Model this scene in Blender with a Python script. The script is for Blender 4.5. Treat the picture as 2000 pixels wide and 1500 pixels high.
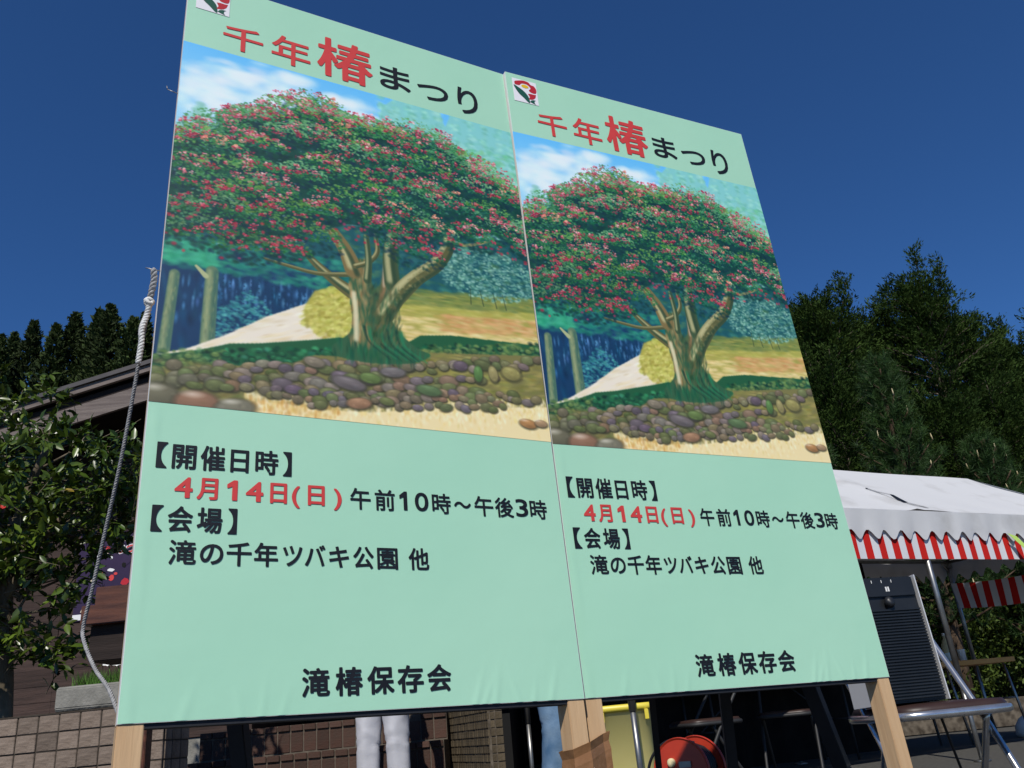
import bpy, bmesh, math, random
import numpy as np
from mathutils import Vector, Matrix
R = math.radians
for _o in list(bpy.data.objects): bpy.data.objects.remove(_o, do_unlink=True)
SC = bpy.context.scene; COL = SC.collection
PI = math.pi

# ------------------------------------------------------------------ camera
EYE = np.array([0., 0., .5]); PITCH = R(22.3); ROLL = R(-5.5); FPX = 1650.
def camrot(p, r):
    c, s = math.cos(p), math.sin(p)
    M = np.array([[1, 0, 0], [0, s, -c], [0, c, s]])
    cr, sr = math.cos(r), math.sin(r)
    return np.array([[cr, -sr, 0], [sr, cr, 0], [0, 0, 1]]) @ M
RM = camrot(PITCH, ROLL)
cam = bpy.data.cameras.new('camera'); co = bpy.data.objects.new('camera', cam); COL.objects.link(co)
cam.sensor_width = 36; cam.lens = 36 * FPX / 2000; cam.clip_start = .02; cam.clip_end = 2000
mw = Matrix.Identity(4)
for i in range(3):
    mw[i][0] = RM[0][i]; mw[i][1] = -RM[1][i]; mw[i][2] = -RM[2][i]; mw[i][3] = EYE[i]
co.matrix_world = mw
SC.camera = co
def ray(px, py):
    d = RM.T @ np.array([(px - 1000) / FPX, (py - 750) / FPX, 1.]); return d / d[1]
def at(px, py, Y): return Vector(EYE + ray(px, py) * Y)      # world point at depth Y along a sight line

# ------------------------------------------------------------------ sky, sun, exposure
SUN_EL = R(47); SUN_AZ = R(7)          # light travels towards +Y, slightly to +X
w = bpy.data.worlds.new('World'); SC.world = w; w.use_nodes = True
nt = w.node_tree; nt.nodes.clear()
sky = nt.nodes.new('ShaderNodeTexSky'); sky.sky_type = 'NISHITA'; sky.sun_disc = False
sky.sun_elevation = SUN_EL; sky.sun_rotation = PI + SUN_AZ
sky.altitude = 2000; sky.air_density = 1.0; sky.dust_density = 0; sky.ozone_density = 10
bg = nt.nodes.new('ShaderNodeBackground'); bg.inputs[1].default_value = .1
wo = nt.nodes.new('ShaderNodeOutputWorld')
hs = nt.nodes.new('ShaderNodeHueSaturation'); hs.inputs['Saturation'].default_value = 1.10; hs.inputs['Hue'].default_value = .503
nt.links.new(sky.outputs[0], hs.inputs['Color']); nt.links.new(hs.outputs[0], bg.inputs[0]); nt.links.new(bg.outputs[0], wo.inputs[0])
sl = bpy.data.lights.new('sun', 'SUN'); sl.energy = 4.2; sl.angle = R(.53); sl.color = (1, .955, .88)
so = bpy.data.objects.new('sun', sl); COL.objects.link(so)
sd = Vector((math.sin(SUN_AZ) * math.cos(SUN_EL), math.cos(SUN_AZ) * math.cos(SUN_EL), -math.sin(SUN_EL)))
so.rotation_euler = sd.to_track_quat('-Z', 'Y').to_euler(); so.location = (0, -5, 12)
SC.view_settings.view_transform = 'Standard'; SC.view_settings.look = 'None'
SC.view_settings.exposure = 0; SC.view_settings.gamma = 1

# ------------------------------------------------------------------ helpers
def s2l(c):
    c = np.asarray(c, float) / 255.
    return np.where(c <= .04045, c / 12.92, ((c + .055) / 1.055) ** 2.4)
def rgb(r, g, b): return tuple(float(v) for v in s2l((r, g, b)))
def mat(name, c1, c2=None, scale=4., rough=.7, spec=.3, bump=0., bscale=None, metal=0., stretch=(1, 1, 1), detail=4., coat=0., island=0., transl=0., lo=.35, hi=.65, ior=None):
    m = bpy.data.materials.new(name); m.use_nodes = True
    n = m.node_tree; N = n.nodes; L = n.links
    b = N['Principled BSDF']
    b.inputs['Roughness'].default_value = rough; b.inputs['Metallic'].default_value = metal
    b.inputs['Specular IOR Level'].default_value = spec
    if coat: b.inputs['Coat Weight'].default_value = coat; b.inputs['Coat Roughness'].default_value = .12
    b.inputs['Base Color'].default_value = (*c1, 1)
    tc = N.new('ShaderNodeTexCoord'); mp = N.new('ShaderNodeMapping'); mp.inputs['Scale'].default_value = stretch
    L.new(tc.outputs['Object'], mp.inputs['Vector'])
    src = None
    if c2 is not None:
        nz = N.new('ShaderNodeTexNoise'); nz.inputs['Scale'].default_value = scale; nz.inputs['Detail'].default_value = detail
        L.new(mp.outputs[0], nz.inputs['Vector'])
        rp = N.new('ShaderNodeValToRGB'); rp.color_ramp.elements[0].position = lo; rp.color_ramp.elements[1].position = hi
        rp.color_ramp.elements[0].color = (*c1, 1); rp.color_ramp.elements[1].color = (*c2, 1)
        L.new(nz.outputs['Fac'], rp.inputs[0]); src = rp.outputs[0]
    if island:
        ge = N.new('ShaderNodeNewGeometry'); mr = N.new('ShaderNodeMapRange')
        mr.inputs['To Min'].default_value = 1 - island; mr.inputs['To Max'].default_value = 1 + island
        L.new(ge.outputs['Random Per Island'], mr.inputs['Value'])
        vm = N.new('ShaderNodeVectorMath'); vm.operation = 'SCALE'
        if src: L.new(src, vm.inputs[0])
        else: vm.inputs[0].default_value = c1
        L.new(mr.outputs[0], vm.inputs['Scale']); src = vm.outputs[0]
    if src: L.new(src, b.inputs['Base Color'])
    if bump:
        nb = N.new('ShaderNodeTexNoise'); nb.inputs['Scale'].default_value = bscale or scale * 4; nb.inputs['Detail'].default_value = 5
        L.new(mp.outputs[0], nb.inputs['Vector'])
        bp = N.new('ShaderNodeBump'); bp.inputs['Strength'].default_value = bump; bp.inputs['Distance'].default_value = .02
        L.new(nb.outputs['Fac'], bp.inputs['Height']); L.new(bp.outputs[0], b.inputs['Normal'])
    if transl:
        tr = N.new('ShaderNodeBsdfTranslucent'); mx = N.new('ShaderNodeMixShader'); mx.inputs[0].default_value = transl
        if src: L.new(src, tr.inputs[0])
        else: tr.inputs[0].default_value = (*c1, 1)
        L.new(b.outputs[0], mx.inputs[1]); L.new(tr.outputs[0], mx.inputs[2])
        L.new(mx.outputs[0], N['Material Output'].inputs[0])
    return m
def objvar(m, amt=.25, hue=.0):
    """multiply base colour by a per-object random factor"""
    N = m.node_tree.nodes; L = m.node_tree.links; b = N['Principled BSDF']
    oi = N.new('ShaderNodeObjectInfo'); mr = N.new('ShaderNodeMapRange')
    mr.inputs['To Min'].default_value = 1 - amt; mr.inputs['To Max'].default_value = 1 + amt
    L.new(oi.outputs['Random'], mr.inputs['Value'])
    vm = N.new('ShaderNodeVectorMath'); vm.operation = 'SCALE'
    s = b.inputs['Base Color']
    if s.links: L.new(s.links[0].from_socket, vm.inputs[0])
    else: vm.inputs[0].default_value = tuple(s.default_value)[:3]
    L.new(mr.outputs[0], vm.inputs['Scale']); L.new(vm.outputs[0], s)
    return m
def tag(o, label=None, cat=None, group=None, kind=None):
    if label: o['label'] = label
    if cat: o['category'] = cat
    if group: o['group'] = group
    if kind: o['kind'] = kind
    return o
def link(name, me, m=None, parent=None, loc=None, smooth=False):
    o = bpy.data.objects.new(name, me); COL.objects.link(o)
    if m is not None and me is not None and not me.materials: me.materials.append(m)
    if parent is not None: o.parent = parent
    if loc is not None: o.location = loc
    if smooth: me.polygons.foreach_set('use_smooth', [True] * len(me.polygons))
    return o
def empty(name, label, cat, loc=(0, 0, 0), rotz=0, group=None):
    o = bpy.data.objects.new(name, None); COL.objects.link(o); o.empty_display_size = .1
    o.location = loc; o.rotation_euler = (0, 0, rotz)
    return tag(o, label, cat, group)
def pym(name, V, F):
    me = bpy.data.meshes.new(name); me.from_pydata([tuple(v) for v in V], [], F); me.update(); return me
class MB:
    """collects boxes, tubes and polygons into one mesh"""
    def __init__(s): s.v = []; s.f = []; s.sm = []
    def add(s, V, F, smooth=False):
        o = len(s.v); s.v += [tuple(v) for v in V]; s.f += [tuple(i + o for i in f) for f in F]; s.sm += [smooth] * len(F); return s
    def box(s, a, b, M=None):
        x0, y0, z0 = a; x1, y1, z1 = b
        V = [Vector(p) for p in ((x0, y0, z0), (x1, y0, z0), (x1, y1, z0), (x0, y1, z0), (x0, y0, z1), (x1, y0, z1), (x1, y1, z1), (x0, y1, z1))]
        if M is not None: V = [M @ v for v in V]
        return s.add(V, [(0, 3, 2, 1), (4, 5, 6, 7), (0, 1, 5, 4), (1, 2, 6, 5), (2, 3, 7, 6), (3, 0, 4, 7)])
    def bar(s, p, q, wx, wy, up=(0, 0, 1), taper=1.):
        """rectangular bar from p to q"""
        p, q = Vector(p), Vector(q); d = (q - p).normalized(); u = Vector(up)
        if abs(d.dot(u)) > .95: u = Vector((0, 1, 0))
        a = d.cross(u).normalized(); b = a.cross(d).normalized()
        V = []
        for c, k in ((p, 1), (q, taper)):
            for sx, sy in ((-1, -1), (1, -1), (1, 1), (-1, 1)): V.append(c + a * sx * wx * k / 2 + b * sy * wy * k / 2)
        return s.add(V, [(3, 2, 1, 0), (4, 5, 6, 7), (0, 1, 5, 4), (1, 2, 6, 5), (2, 3, 7, 6), (3, 0, 4, 7)])
    def tube(s, pts, r, n=8, cap=True):
        pts = [Vector(p) for p in pts]; rs = r if hasattr(r, '__len__') else [r] * len(pts)
        V = []; F = []; ref = None
        for i, p in enumerate(pts):
            d = (pts[min(i + 1, len(pts) - 1)] - pts[max(i - 1, 0)]).normalized()
            if ref is None: ref = d.orthogonal().normalized()
            ref = (ref - d * ref.dot(d)).normalized(); b = d.cross(ref)
            for k in range(n):
                a = 2 * PI * k / n; V.append(p + (ref * math.cos(a) + b * math.sin(a)) * rs[i])
        for i in range(len(pts) - 1):
            for k in range(n):
                k2 = (k + 1) % n; F.append((i * n + k, i * n + k2, (i + 1) * n + k2, (i + 1) * n + k))
        if cap: F.append(tuple(range(n))[::-1]); F.append(tuple(range((len(pts) - 1) * n, len(pts) * n)))
        return s.add(V, F, True)
    def lathe(s, prof, n=20, c=(0, 0, 0), axis=None):
        """profile of (r, z) turned round z (or any 3x3/4x4 matrix given as axis)"""
        V = []; F = []
        for r, z in prof:
            for k in range(n):
                a = 2 * PI * k / n; v = Vector((r * math.cos(a), r * math.sin(a), z))
                if axis is not None: v = axis @ v
                V.append(v + Vector(c))
        for i in range(len(prof) - 1):
            for k in range(n):
                k2 = (k + 1) % n; F.append((i * n + k, i * n + k2, (i + 1) * n + k2, (i + 1) * n + k))
        F.append(tuple(range(n))[::-1]); F.append(tuple(range((len(prof) - 1) * n, len(prof) * n)))
        return s.add(V, F, True)
    def build(s, name, m, parent=None, loc=None, bevel=0.):
        me = pym(name, s.v, s.f); me.polygons.foreach_set('use_smooth', s.sm)
        if bevel:
            bm = bmesh.new(); bm.from_mesh(me)
            bmesh.ops.bevel(bm, geom=list(bm.edges), offset=bevel, segments=2, affect='EDGES', clamp_overlap=True)
            bm.to_mesh(me); bm.free()
        return link(name, me, m, parent, loc)
def box(name, a, b, m, parent=None, bevel=0., loc=None): return MB().box(a, b).build(name, m, parent, loc, bevel)
def fast_mesh(name, V, F):
    """V (n,3) and F (m,k) arrays -> mesh, quickly"""
    V = np.asarray(V, np.float32); F = np.asarray(F, np.int32); k = F.shape[1]
    me = bpy.data.meshes.new(name); me.vertices.add(len(V)); me.vertices.foreach_set('co', V.ravel())
    me.loops.add(F.size); me.loops.foreach_set('vertex_index', F.ravel())
    me.polygons.add(len(F)); me.polygons.foreach_set('loop_start', np.arange(0, F.size, k, dtype=np.int32))
    me.update(calc_edges=True); return me
def catmull(pts, n=6):
    P = [np.array(p, float) for p in pts]; P = [2 * P[0] - P[1]] + P + [2 * P[-1] - P[-2]]; out = []
    for i in range(1, len(P) - 2):
        for k in range(n):
            t = k / n; a, b, c, d = P[i - 1], P[i], P[i + 1], P[i + 2]
            out.append(.5 * ((2 * b) + (c - a) * t + (2 * a - 5 * b + 4 * c - d) * t * t + (3 * b - a - 3 * c + d) * t ** 3))
    out.append(P[-2]); return [Vector(p) for p in out]

# ------------------------------------------------------------------ materials
M = {}
M['asphalt'] = mat('asphalt', (.072, .069, .062), (.10, .096, .086), 30, .9, .2, .5, 260)
M['grass_hill'] = mat('hillside soil', (.03, .045, .015), (.06, .07, .025), .6, .95, .1)
M['mint'] = mat('mint print', (.372, .668, .474), (.400, .690, .494), 2.2, .42, .4, .10, 5.5)
M['white_edge'] = mat('white sheet edge', (.75, .75, .72), rough=.5)
M['ink_red'] = mat('red ink', (.62, .055, .05), (.58, .05, .045), 20, .45, .35)
M['ink_black'] = mat('black ink', (.008, .009, .013), (.012, .013, .017), 20, .5, .25)
M['logo_white'] = mat('emblem white', (.78, .76, .78), rough=.45)
M['logo_red'] = mat('emblem red', (.45, .02, .03), rough=.45)
M['logo_green'] = mat('emblem green', (.012, .085, .055), rough=.45)
M['logo_yellow'] = mat('emblem yellow', (.75, .48, .02), rough=.45)
M['pine_wood'] = mat('planed timber', (.50, .315, .165), (.60, .41, .23), 6, .6, .25, .12, 30, stretch=(7, 7, .5), lo=.3, hi=.7)
M['dark_timber'] = mat('black painted timber', (.012, .014, .018), (.02, .021, .025), 8, .6, .3)
M['tape'] = mat('brown tape', (.24, .115, .045), (.28, .14, .06), 30, .4, .4, .15, 40)
M['rope'] = mat('white rope', (.55, .55, .54), (.68, .68, .66), 60, .8, .2, .3, 200)
M['cord'] = mat('grey cord', (.27, .27, .275), (.36, .36, .36), 60, .8, .2, .3, 200)
M['steel'] = mat('galvanised steel', (.34, .34, .33), (.24, .235, .22), 12, .42, .5, metal=.9)
M['chrome'] = mat('chrome', (.62, .62, .62), (.5, .5, .5), 20, .24, .5, metal=.85)
M['tile'] = objvar(mat('wall tile', (.14, .105, .08), (.215, .168, .132), 9, .8, .25, .45, 45), .27)
M['mortar'] = mat('dark mortar', (.045, .036, .028), (.06, .05, .04), 20, .95, .1)
M['tile2'] = objvar(mat('mossy tile', (.075, .058, .035), (.135, .105, .07), 7, .85, .2, .3, 50), .22)
M['mortar2'] = mat('pale mortar', (.15, .125, .095), (.05, .04, .03), 12, .95, .1)
M['brick'] = objvar(mat('step brick', (.078, .036, .026), (.06, .044, .034), 7, .85, .2, .3, 60, lo=.3, hi=.72), .3)
M['mortar3'] = mat('step mortar', (.14, .115, .09), (.09, .075, .06), 14, .95, .1)
M['concrete'] = mat('weathered concrete', (.16, .155, .135), (.26, .25, .22), 8, .9, .2, .3, 60)
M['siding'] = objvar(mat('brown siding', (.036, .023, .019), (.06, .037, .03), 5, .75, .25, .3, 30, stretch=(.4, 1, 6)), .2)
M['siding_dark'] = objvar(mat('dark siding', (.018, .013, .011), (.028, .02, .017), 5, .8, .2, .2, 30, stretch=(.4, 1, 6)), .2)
M['fascia'] = mat('weathered barge board', (.20, .165, .145), (.13, .105, .095), 5, .8, .2, .3, 40, stretch=(.5, 1, 8))
M['roof_metal'] = mat('dark roof sheet', (.05, .045, .045), (.07, .062, .06), 5, .6, .4)
M['shade_black'] = mat('brown-black shade sheet', (.012, .010, .009), (.018, .015, .013), 6, .95, .05)  # near-black colour that makes the tent back read as deep shade
M['shaded_steel'] = mat('shaded pipe', (.045, .045, .045), rough=.55, metal=.5)  # darker copy of the pipe steel, tent shade put into the colour
M['dark'] = mat('dark interior', (.008, .008, .008), rough=.9)  # near-black; porch and recess walls get their deep shade from this colour
M['oiled_wood'] = mat('oiled brown wood', (.045, .015, .009), (.13, .047, .024), 3.2, .5, .35, .1, 30, stretch=(1.2, 4, 14), lo=.3, hi=.7)
M['canvas'] = mat('tent canvas', (.44, .435, .42), (.585, .585, .58), 2.6, .65, .25, .16, 5, transl=.06, lo=.26, hi=.46, detail=8)
M['bin'] = mat('yellow plastic', (.76, .66, .24), (.80, .70, .28), 3, .45, .4)
M['bin_lid'] = mat('yellow lid', (.68, .55, .05), (.72, .6, .08), 3, .4, .4)
M['red_plastic'] = mat('red reel paint', (.50, .045, .018), (.42, .035, .015), 8, .35, .5)
M['cable'] = mat('black cable', (.012, .012, .013), rough=.45, spec=.4)
M['cream'] = mat('cream plastic', (.72, .60, .34), rough=.5)
M['black_plastic'] = mat('black plastic', (.011, .0125, .015), (.016, .018, .021), 10, .42, .4)
M['silver'] = mat('silver trim', (.74, .74, .74), rough=.35, metal=.35)
M['seat'] = mat('brown vinyl seat', (.03, .015, .012), (.04, .02, .015), 9, .45, .4)
M['grey_cloth'] = mat('grey trousers cloth', (.50, .50, .53), (.56, .56, .59), 9, .9, .1, .08, 60)
M['denim'] = mat('denim', (.06, .13, .23), (.17, .26, .37), 6, .9, .1, .12, 80)
M['shirt'] = mat('dark shirt', (.03, .035, .05), (.045, .05, .065), 8, .9, .1, .2, 60)
M['shirt2'] = mat('navy jacket', (.02, .03, .07), (.03, .04, .09), 8, .9, .1, .2, 60)
M['skin'] = mat('skin', (.42, .24, .16), (.46, .27, .19), 8, .55, .35)
M['hair'] = mat('dark hair', (.012, .010, .009), rough=.5)
M['shoe'] = mat('shoe', (.02, .02, .022), rough=.5)
M['bark'] = mat('bark', (.075, .058, .045), (.14, .115, .09), 14, .95, .1, .6, 40, stretch=(1, 1, .3))
M['bark_pale'] = mat('pale camellia bark', (.20, .165, .115), (.10, .082, .055), 9, .9, .1, .4, 40, stretch=(1, 1, .5))
M['bark_red'] = mat('pine bark', (.05, .034, .022), (.11, .075, .05), 12, .95, .1, .6, 40, stretch=(1, 1, .3))
M['cypress'] = objvar(mat('cypress sprays', (.015, .034, .006), (.042, .074, .013), .9, .8, .12, island=.45, transl=.22), .12)
M['cedar'] = objvar(mat('cedar foliage', (.020, .036, .010), (.044, .066, .016), .35, .8, .2, island=.4, transl=.12), .25)
M['pine'] = mat('pine needles', (.018, .048, .010), (.038, .085, .016), .9, .6, .3, island=.4, transl=.12)
M['candle'] = mat('pine candle', (.46, .38, .20), (.58, .50, .32), 20, .8, .2)
M['leaf'] = mat('glossy camellia leaf', (.026, .055, .006), (.088, .128, .012), 1.6, .32, .42, island=.55, transl=.12)
M['leaf_yellow'] = mat('yellowing leaf', (.30, .19, .02), (.20, .17, .02), 4, .4, .4)
M['petal'] = mat('camellia petal', (.34, .012, .012), (.42, .03, .02), 8, .6, .3)
M['bush'] = mat('bank shrub', (.035, .062, .008), (.08, .115, .016), 1.2, .6, .3, island=.5, transl=.2)
M['grass'] = mat('planter grass', (.05, .12, .015), (.08, .16, .03), 3, .7, .2, island=.4)
M['petal_white'] = mat('white petal', (.75, .75, .7), rough=.6)
M['petal_gold'] = mat('gold petal', (.65, .38, .02), rough=.6)
M['purple'] = mat('purple poster', (.026, .012, .04), (.034, .016, .05), 4, .4, .4)
M['ink_cream'] = mat('cream ink', (.6, .52, .38), rough=.5)
M['ink_white'] = mat('white ink', (.75, .75, .75), rough=.5)
M['table_wood'] = mat('orange table edge', (.55, .26, .06), (.64, .32, .09), 5, .5, .3, stretch=(.4, 1, 1))
M['lime'] = mat('lime streamer', (.40, .60, .10), (.46, .64, .14), 5, .5, .3)
M['bottle'] = mat('cloudy bottle', (.62, .56, .34), rough=.35, transl=.2)
M['label'] = mat('bottle label', (.55, .68, .72), (.7, .72, .6), 30, .5)
def stripes(name, period):
    m = bpy.data.materials.new(name); m.use_nodes = True; N = m.node_tree.nodes; L = m.node_tree.links
    b = N['Principled BSDF']; b.inputs['Roughness'].default_value = .8; b.inputs['Specular IOR Level'].default_value = .15
    tc = N.new('ShaderNodeUVMap'); sx = N.new('ShaderNodeSeparateXYZ'); L.new(tc.outputs[0], sx.inputs[0])
    d = N.new('ShaderNodeMath'); d.operation = 'DIVIDE'; d.inputs[1].default_value = period; L.new(sx.outputs[0], d.inputs[0])
    f = N.new('ShaderNodeMath'); f.operation = 'FRACT'; L.new(d.outputs[0], f.inputs[0])
    g = N.new('ShaderNodeMath'); g.operation = 'GREATER_THAN'; g.inputs[1].default_value = .5; L.new(f.outputs[0], g.inputs[0])
    mx = N.new('ShaderNodeMix'); mx.data_type = 'RGBA'; L.new(g.outputs[0], mx.inputs[0])
    mx.inputs[6].default_value = (.72, .72, .73, 1); mx.inputs[7].default_value = (.58, .02, .015, 1)
    L.new(mx.outputs[2], b.inputs['Base Color'])
    tr = N.new('ShaderNodeBsdfTranslucent'); ms = N.new('ShaderNodeMixShader'); ms.inputs[0].default_value = .12
    L.new(mx.outputs[2], tr.inputs[0]); L.new(b.outputs[0], ms.inputs[1]); L.new(tr.outputs[0], ms.inputs[2])
    L.new(ms.outputs[0], N['Material Output'].inputs[0])
    return m

# ------------------------------------------------------------------ ground and hillside
def hill_h(x, y):
    rise = np.clip((y - 15) / 30., 0, 1.3) * 15.5
    return rise * (1 + .08 * np.sin(x * .13 + 1)) * np.clip(.85 - x * .006, .5, 1.3)
gx = np.concatenate([np.linspace(-400, -40, 7), np.linspace(-36, 36, 13), np.linspace(40, 400, 7)])
gy = np.concatenate([[-400, -200, -60], np.linspace(-20, 14, 8), np.linspace(15, 60, 24), [100, 200, 400]])
GX, GY = np.meshgrid(gx, gy)
GZ = np.where(GY > 14, hill_h(GX, GY) - .15, 0.)
GZ = np.where(GY <= 14, 0., GZ)
def grid_faces(nx, ny, off=0):
    i = np.arange(ny - 1)[:, None] * nx + np.arange(nx - 1)[None, :]
    return (np.stack([i, i + 1, i + nx + 1, i + nx], -1).reshape(-1, 4) + off)
gm = fast_mesh('hillside', np.stack([GX, GY, GZ - .02], -1).reshape(-1, 3), grid_faces(len(gx), len(gy)))
tag(link('hillside', gm, M['grass_hill'], smooth=True), kind='structure')
# asphalt yard: fine patch in view, laid just above the terrain sheet
tag(box('asphalt_yard', (-60, -60, -.30), (60, 13.5, 0), M['asphalt']), kind='structure')

# ------------------------------------------------------------------ the painted picture (flat print, drawn into a colour grid)
def paint_picture(W=580, H=630):
    rng = np.random.default_rng(7)
    img = np.zeros((H, W, 3)); yy, xx = np.mgrid[0:H, 0:W]; S = (xx + .5) / W; T = (yy + .5) / H
    U = rng.uniform
    def blob(s, t, rx, ry, col, a=1., ang=0., soft=.5):
        cx, cy = s * W, t * H; rx *= W; ry *= W; r = max(rx, ry) + 1
        x0, x1, y0, y1 = int(max(cx - r, 0)), int(min(cx + r + 2, W)), int(max(cy - r, 0)), int(min(cy + r + 2, H))
        if x0 >= x1 or y0 >= y1: return
        X = xx[y0:y1, x0:x1] + .5 - cx; Y = yy[y0:y1, x0:x1] + .5 - cy
        if ang: c, sn = math.cos(ang), math.sin(ang); X, Y = X * c + Y * sn, -X * sn + Y * c
        d = np.sqrt((X / max(rx, .6)) ** 2 + (Y / max(ry, .6)) ** 2)
        k = np.clip((1 - d) / soft, 0, 1)[..., None] * a
        img[y0:y1, x0:x1] = img[y0:y1, x0:x1] * (1 - k) + np.array(col, float) * k
    def smooth(m, n=2):
        m = m.astype(float)
        for _ in range(n):
            p = np.pad(m, 1, mode='edge'); m = (p[1:-1, 1:-1] * 2 + p[:-2, 1:-1] + p[2:, 1:-1] + p[1:-1, :-2] + p[1:-1, 2:]) / 6
        return m
    def inside(pts):
        P = [(p[0], p[1]) for p in pts]; ins = np.zeros((H, W), bool)
        for (x0, y0), (x1, y1) in zip(P, P[1:] + P[:1]):
            c = (y0 > T) != (y1 > T)
            with np.errstate(divide='ignore', invalid='ignore'): ins ^= c & (S < (x1 - x0) * (T - y0) / (y1 - y0 + 1e-12) + x0)
        return ins
    def poly(pts, col, a=1., sm=2):
        ins = inside(pts); k = smooth(ins, sm)[..., None] * a
        img[:] = img * (1 - k) + np.array(col, float) * k
        return ins
    def isin(ins, s, t): return 0 <= s < 1 and 0 <= t < 1 and ins[int(t * H), int(s * W)]
    def stroke(pts, r0, r1, col, a=1., soft=.4, n=14):
        C = catmull([(p[0], p[1], 0) for p in pts], n)
        for i, p in enumerate(C): k = i / (len(C) - 1); blob(p[0], p[1], r0 + (r1 - r0) * k, r0 + (r1 - r0) * k, col, a, 0, soft)
    def j(col, v): return np.clip(np.array(col, float) + rng.normal(0, v) + rng.normal(0, v * .4, 3), 0, 255)
    def pick(*cs): return cs[rng.integers(len(cs))]
    def dabs(n, area, cols, rx, ry, a=.5, ang=(-.4, .4), soft=.9, v=9, ins=None):
        for _ in range(n):
            s, t = U(area[0], area[1]), U(area[2], area[3])
            if ins is not None and not isin(ins, s, t): continue
            blob(s, t, U(*rx), U(*ry), j(pick(*cols), v), a, U(*ang), soft)
    # sky and clouds
    img[:] = np.array([92, 172, 232]) + (np.array([158, 202, 232]) - np.array([92, 172, 232])) * np.clip(T / .3, 0, 1)[..., None]
    for cx, cy, rx, ry, n in ((.17, .07, .10, .05, 70), (.28, .10, .10, .06, 60), (.04, .12, .08, .06, 46), (.30, .035, .05, .025, 26), (.43, .06, .07, .016, 30), (.50, .095, .06, .016, 26), (.18, .16, .18, .05, 60), (.08, .19, .1, .05, 30)):
        for _ in range(n): blob(cx + rng.normal(0, rx * .5), cy + rng.normal(0, ry * .45), U(.02, .055), U(.012, .032), j((214, 224, 234), 7), U(.18, .5), 0, 1.)
    # misty trees, left and right
    def mist(cx, top, hw, bot, n, cols, a=.45):
        for _ in range(n):
            k = U(0, 1) ** .75; t = top + (bot - top) * k; blob(cx + rng.normal(0, .45) * hw * min(1, k * 1.8 + .12), t, U(.008, .02), U(.006, .014), j(pick(*cols), 8), a, U(-.4, .4), 1.)
    mist(.055, .19, .05, .36, 240, ((128, 184, 168), (108, 168, 150), (150, 200, 186))); mist(.01, .25, .03, .36, 60, ((140, 190, 176),))
    poly([(.56, .04), (.60, .0), (.75, .0), (.765, .05), (.79, -.01), (1.01, -.01), (1.01, .62), (.52, .62), (.53, .2)], (124, 188, 174), .85, 6)
    for cx in (.56, .60, .65, .70, .74, .80, .85, .90, .95, 1.0): mist(cx, U(-.08, -.02), U(.04, .06), .5, 230, ((134, 196, 180), (96, 166, 146), (156, 210, 190), (112, 182, 160)))
    dabs(320, (.84, 1.02, .10, .46), ((96, 176, 132), (126, 194, 140), (76, 156, 118)), (.008, .022), (.006, .014), .45)
    # the middle distance behind the trunk
    poly([(-.01, .52), (1.01, .40), (1.01, .66), (.55, .72), (-.01, .92)], (26, 78, 84), 1., 4)
    dabs(700, (.40, 1.02, .42, .66), ((44, 104, 96), (30, 84, 80), (60, 120, 104), (70, 110, 70)), (.008, .024), (.006, .014), .5)
    poly([(-.01, .60), (.47, .58), (.47, .80), (-.01, .91)], (17, 52, 84), 1., 4)
    dabs(160, (0, .46, .63, .88), ((14, 58, 92), (20, 70, 100), (12, 40, 70)), (.006, .016), (.02, .05), .5)
    for _ in range(120):
        s = U(.02, .37); t = U(.675, .745) if s > .13 else U(.70, .80)
        blob(s, t, U(.003, .007), U(.008, .024), j((104, 160, 205), 16), U(.2, .6), 0, 1.)
    for s in np.linspace(.14, .37, 15): stroke([(s, .66), (s + U(-.006, .006), .82)], .003, .004, (14, 46, 72), .7, .7)
    dabs(620, (-.01, .46, .58, .67), ((30, 118, 100), (22, 96, 88), (52, 146, 114)), (.010, .024), (.006, .012), .5)
    dabs(160, (.0, .12, .60, .66), ((40, 140, 104), (60, 160, 120)), (.010, .022), (.006, .012), .5)
    for _ in range(420):
        s = U(.13, .275); k = abs(s - .2) / .075; blob(s, U(.70 + .07 * k, .83), U(.004, .011), U(.003, .007), j(pick((78, 156, 152), (54, 128, 130), (36, 100, 110)), 10), .6, U(-.6, .6), .8)
    for (a, b, r) in (((.113, .668), (.112, .87), .0165), ((.030, .69), (.020, .91), .0135)):
        stroke([a, b], r, r * 1.15, (88, 112, 86), 1., .4, 60); stroke([(a[0] - r * .35, a[1]), (b[0] - r * .35, b[1])], r * .5, r * .55, (140, 150, 108), .5, 1., 60)
        stroke([(a[0] + r * .6, a[1]), (b[0] + r * .6, b[1])], r * .5, r * .5, (44, 86, 78), .4, 1., 60)
        for _ in range(60): k = U(); blob(a[0] + (b[0] - a[0]) * k + U(-r, r) * .8, a[1] + (b[1] - a[1]) * k, U(.002, .005), U(.006, .016), j(pick((150, 150, 104), (70, 96, 74), (112, 128, 88)), 8), .4, 0, 1.)
    stroke([(.076, .662), (.10, .685)], .004, .008, (160, 165, 120), .9)
    # pale slope, bush, meadow
    hill = poly([(.0, .91), (.014, .889), (.064, .873), (.151, .826), (.243, .765), (.342, .712), (.47, .68), (.48, .86), (.2, .91)], (216, 206, 186), 1., 2)
    dabs(420, (.0, .47, .70, .90), ((208, 188, 146), (226, 216, 198), (214, 200, 160), (196, 178, 140)), (.015, .045), (.003, .008), .45, (-.5, -.25), .9, 7, hill)
    poly([(.335, .76), (.338, .715), (.36, .675), (.40, .658), (.47, .655), (.47, .81), (.40, .79)], (164, 156, 70), .95, 5)
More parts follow.
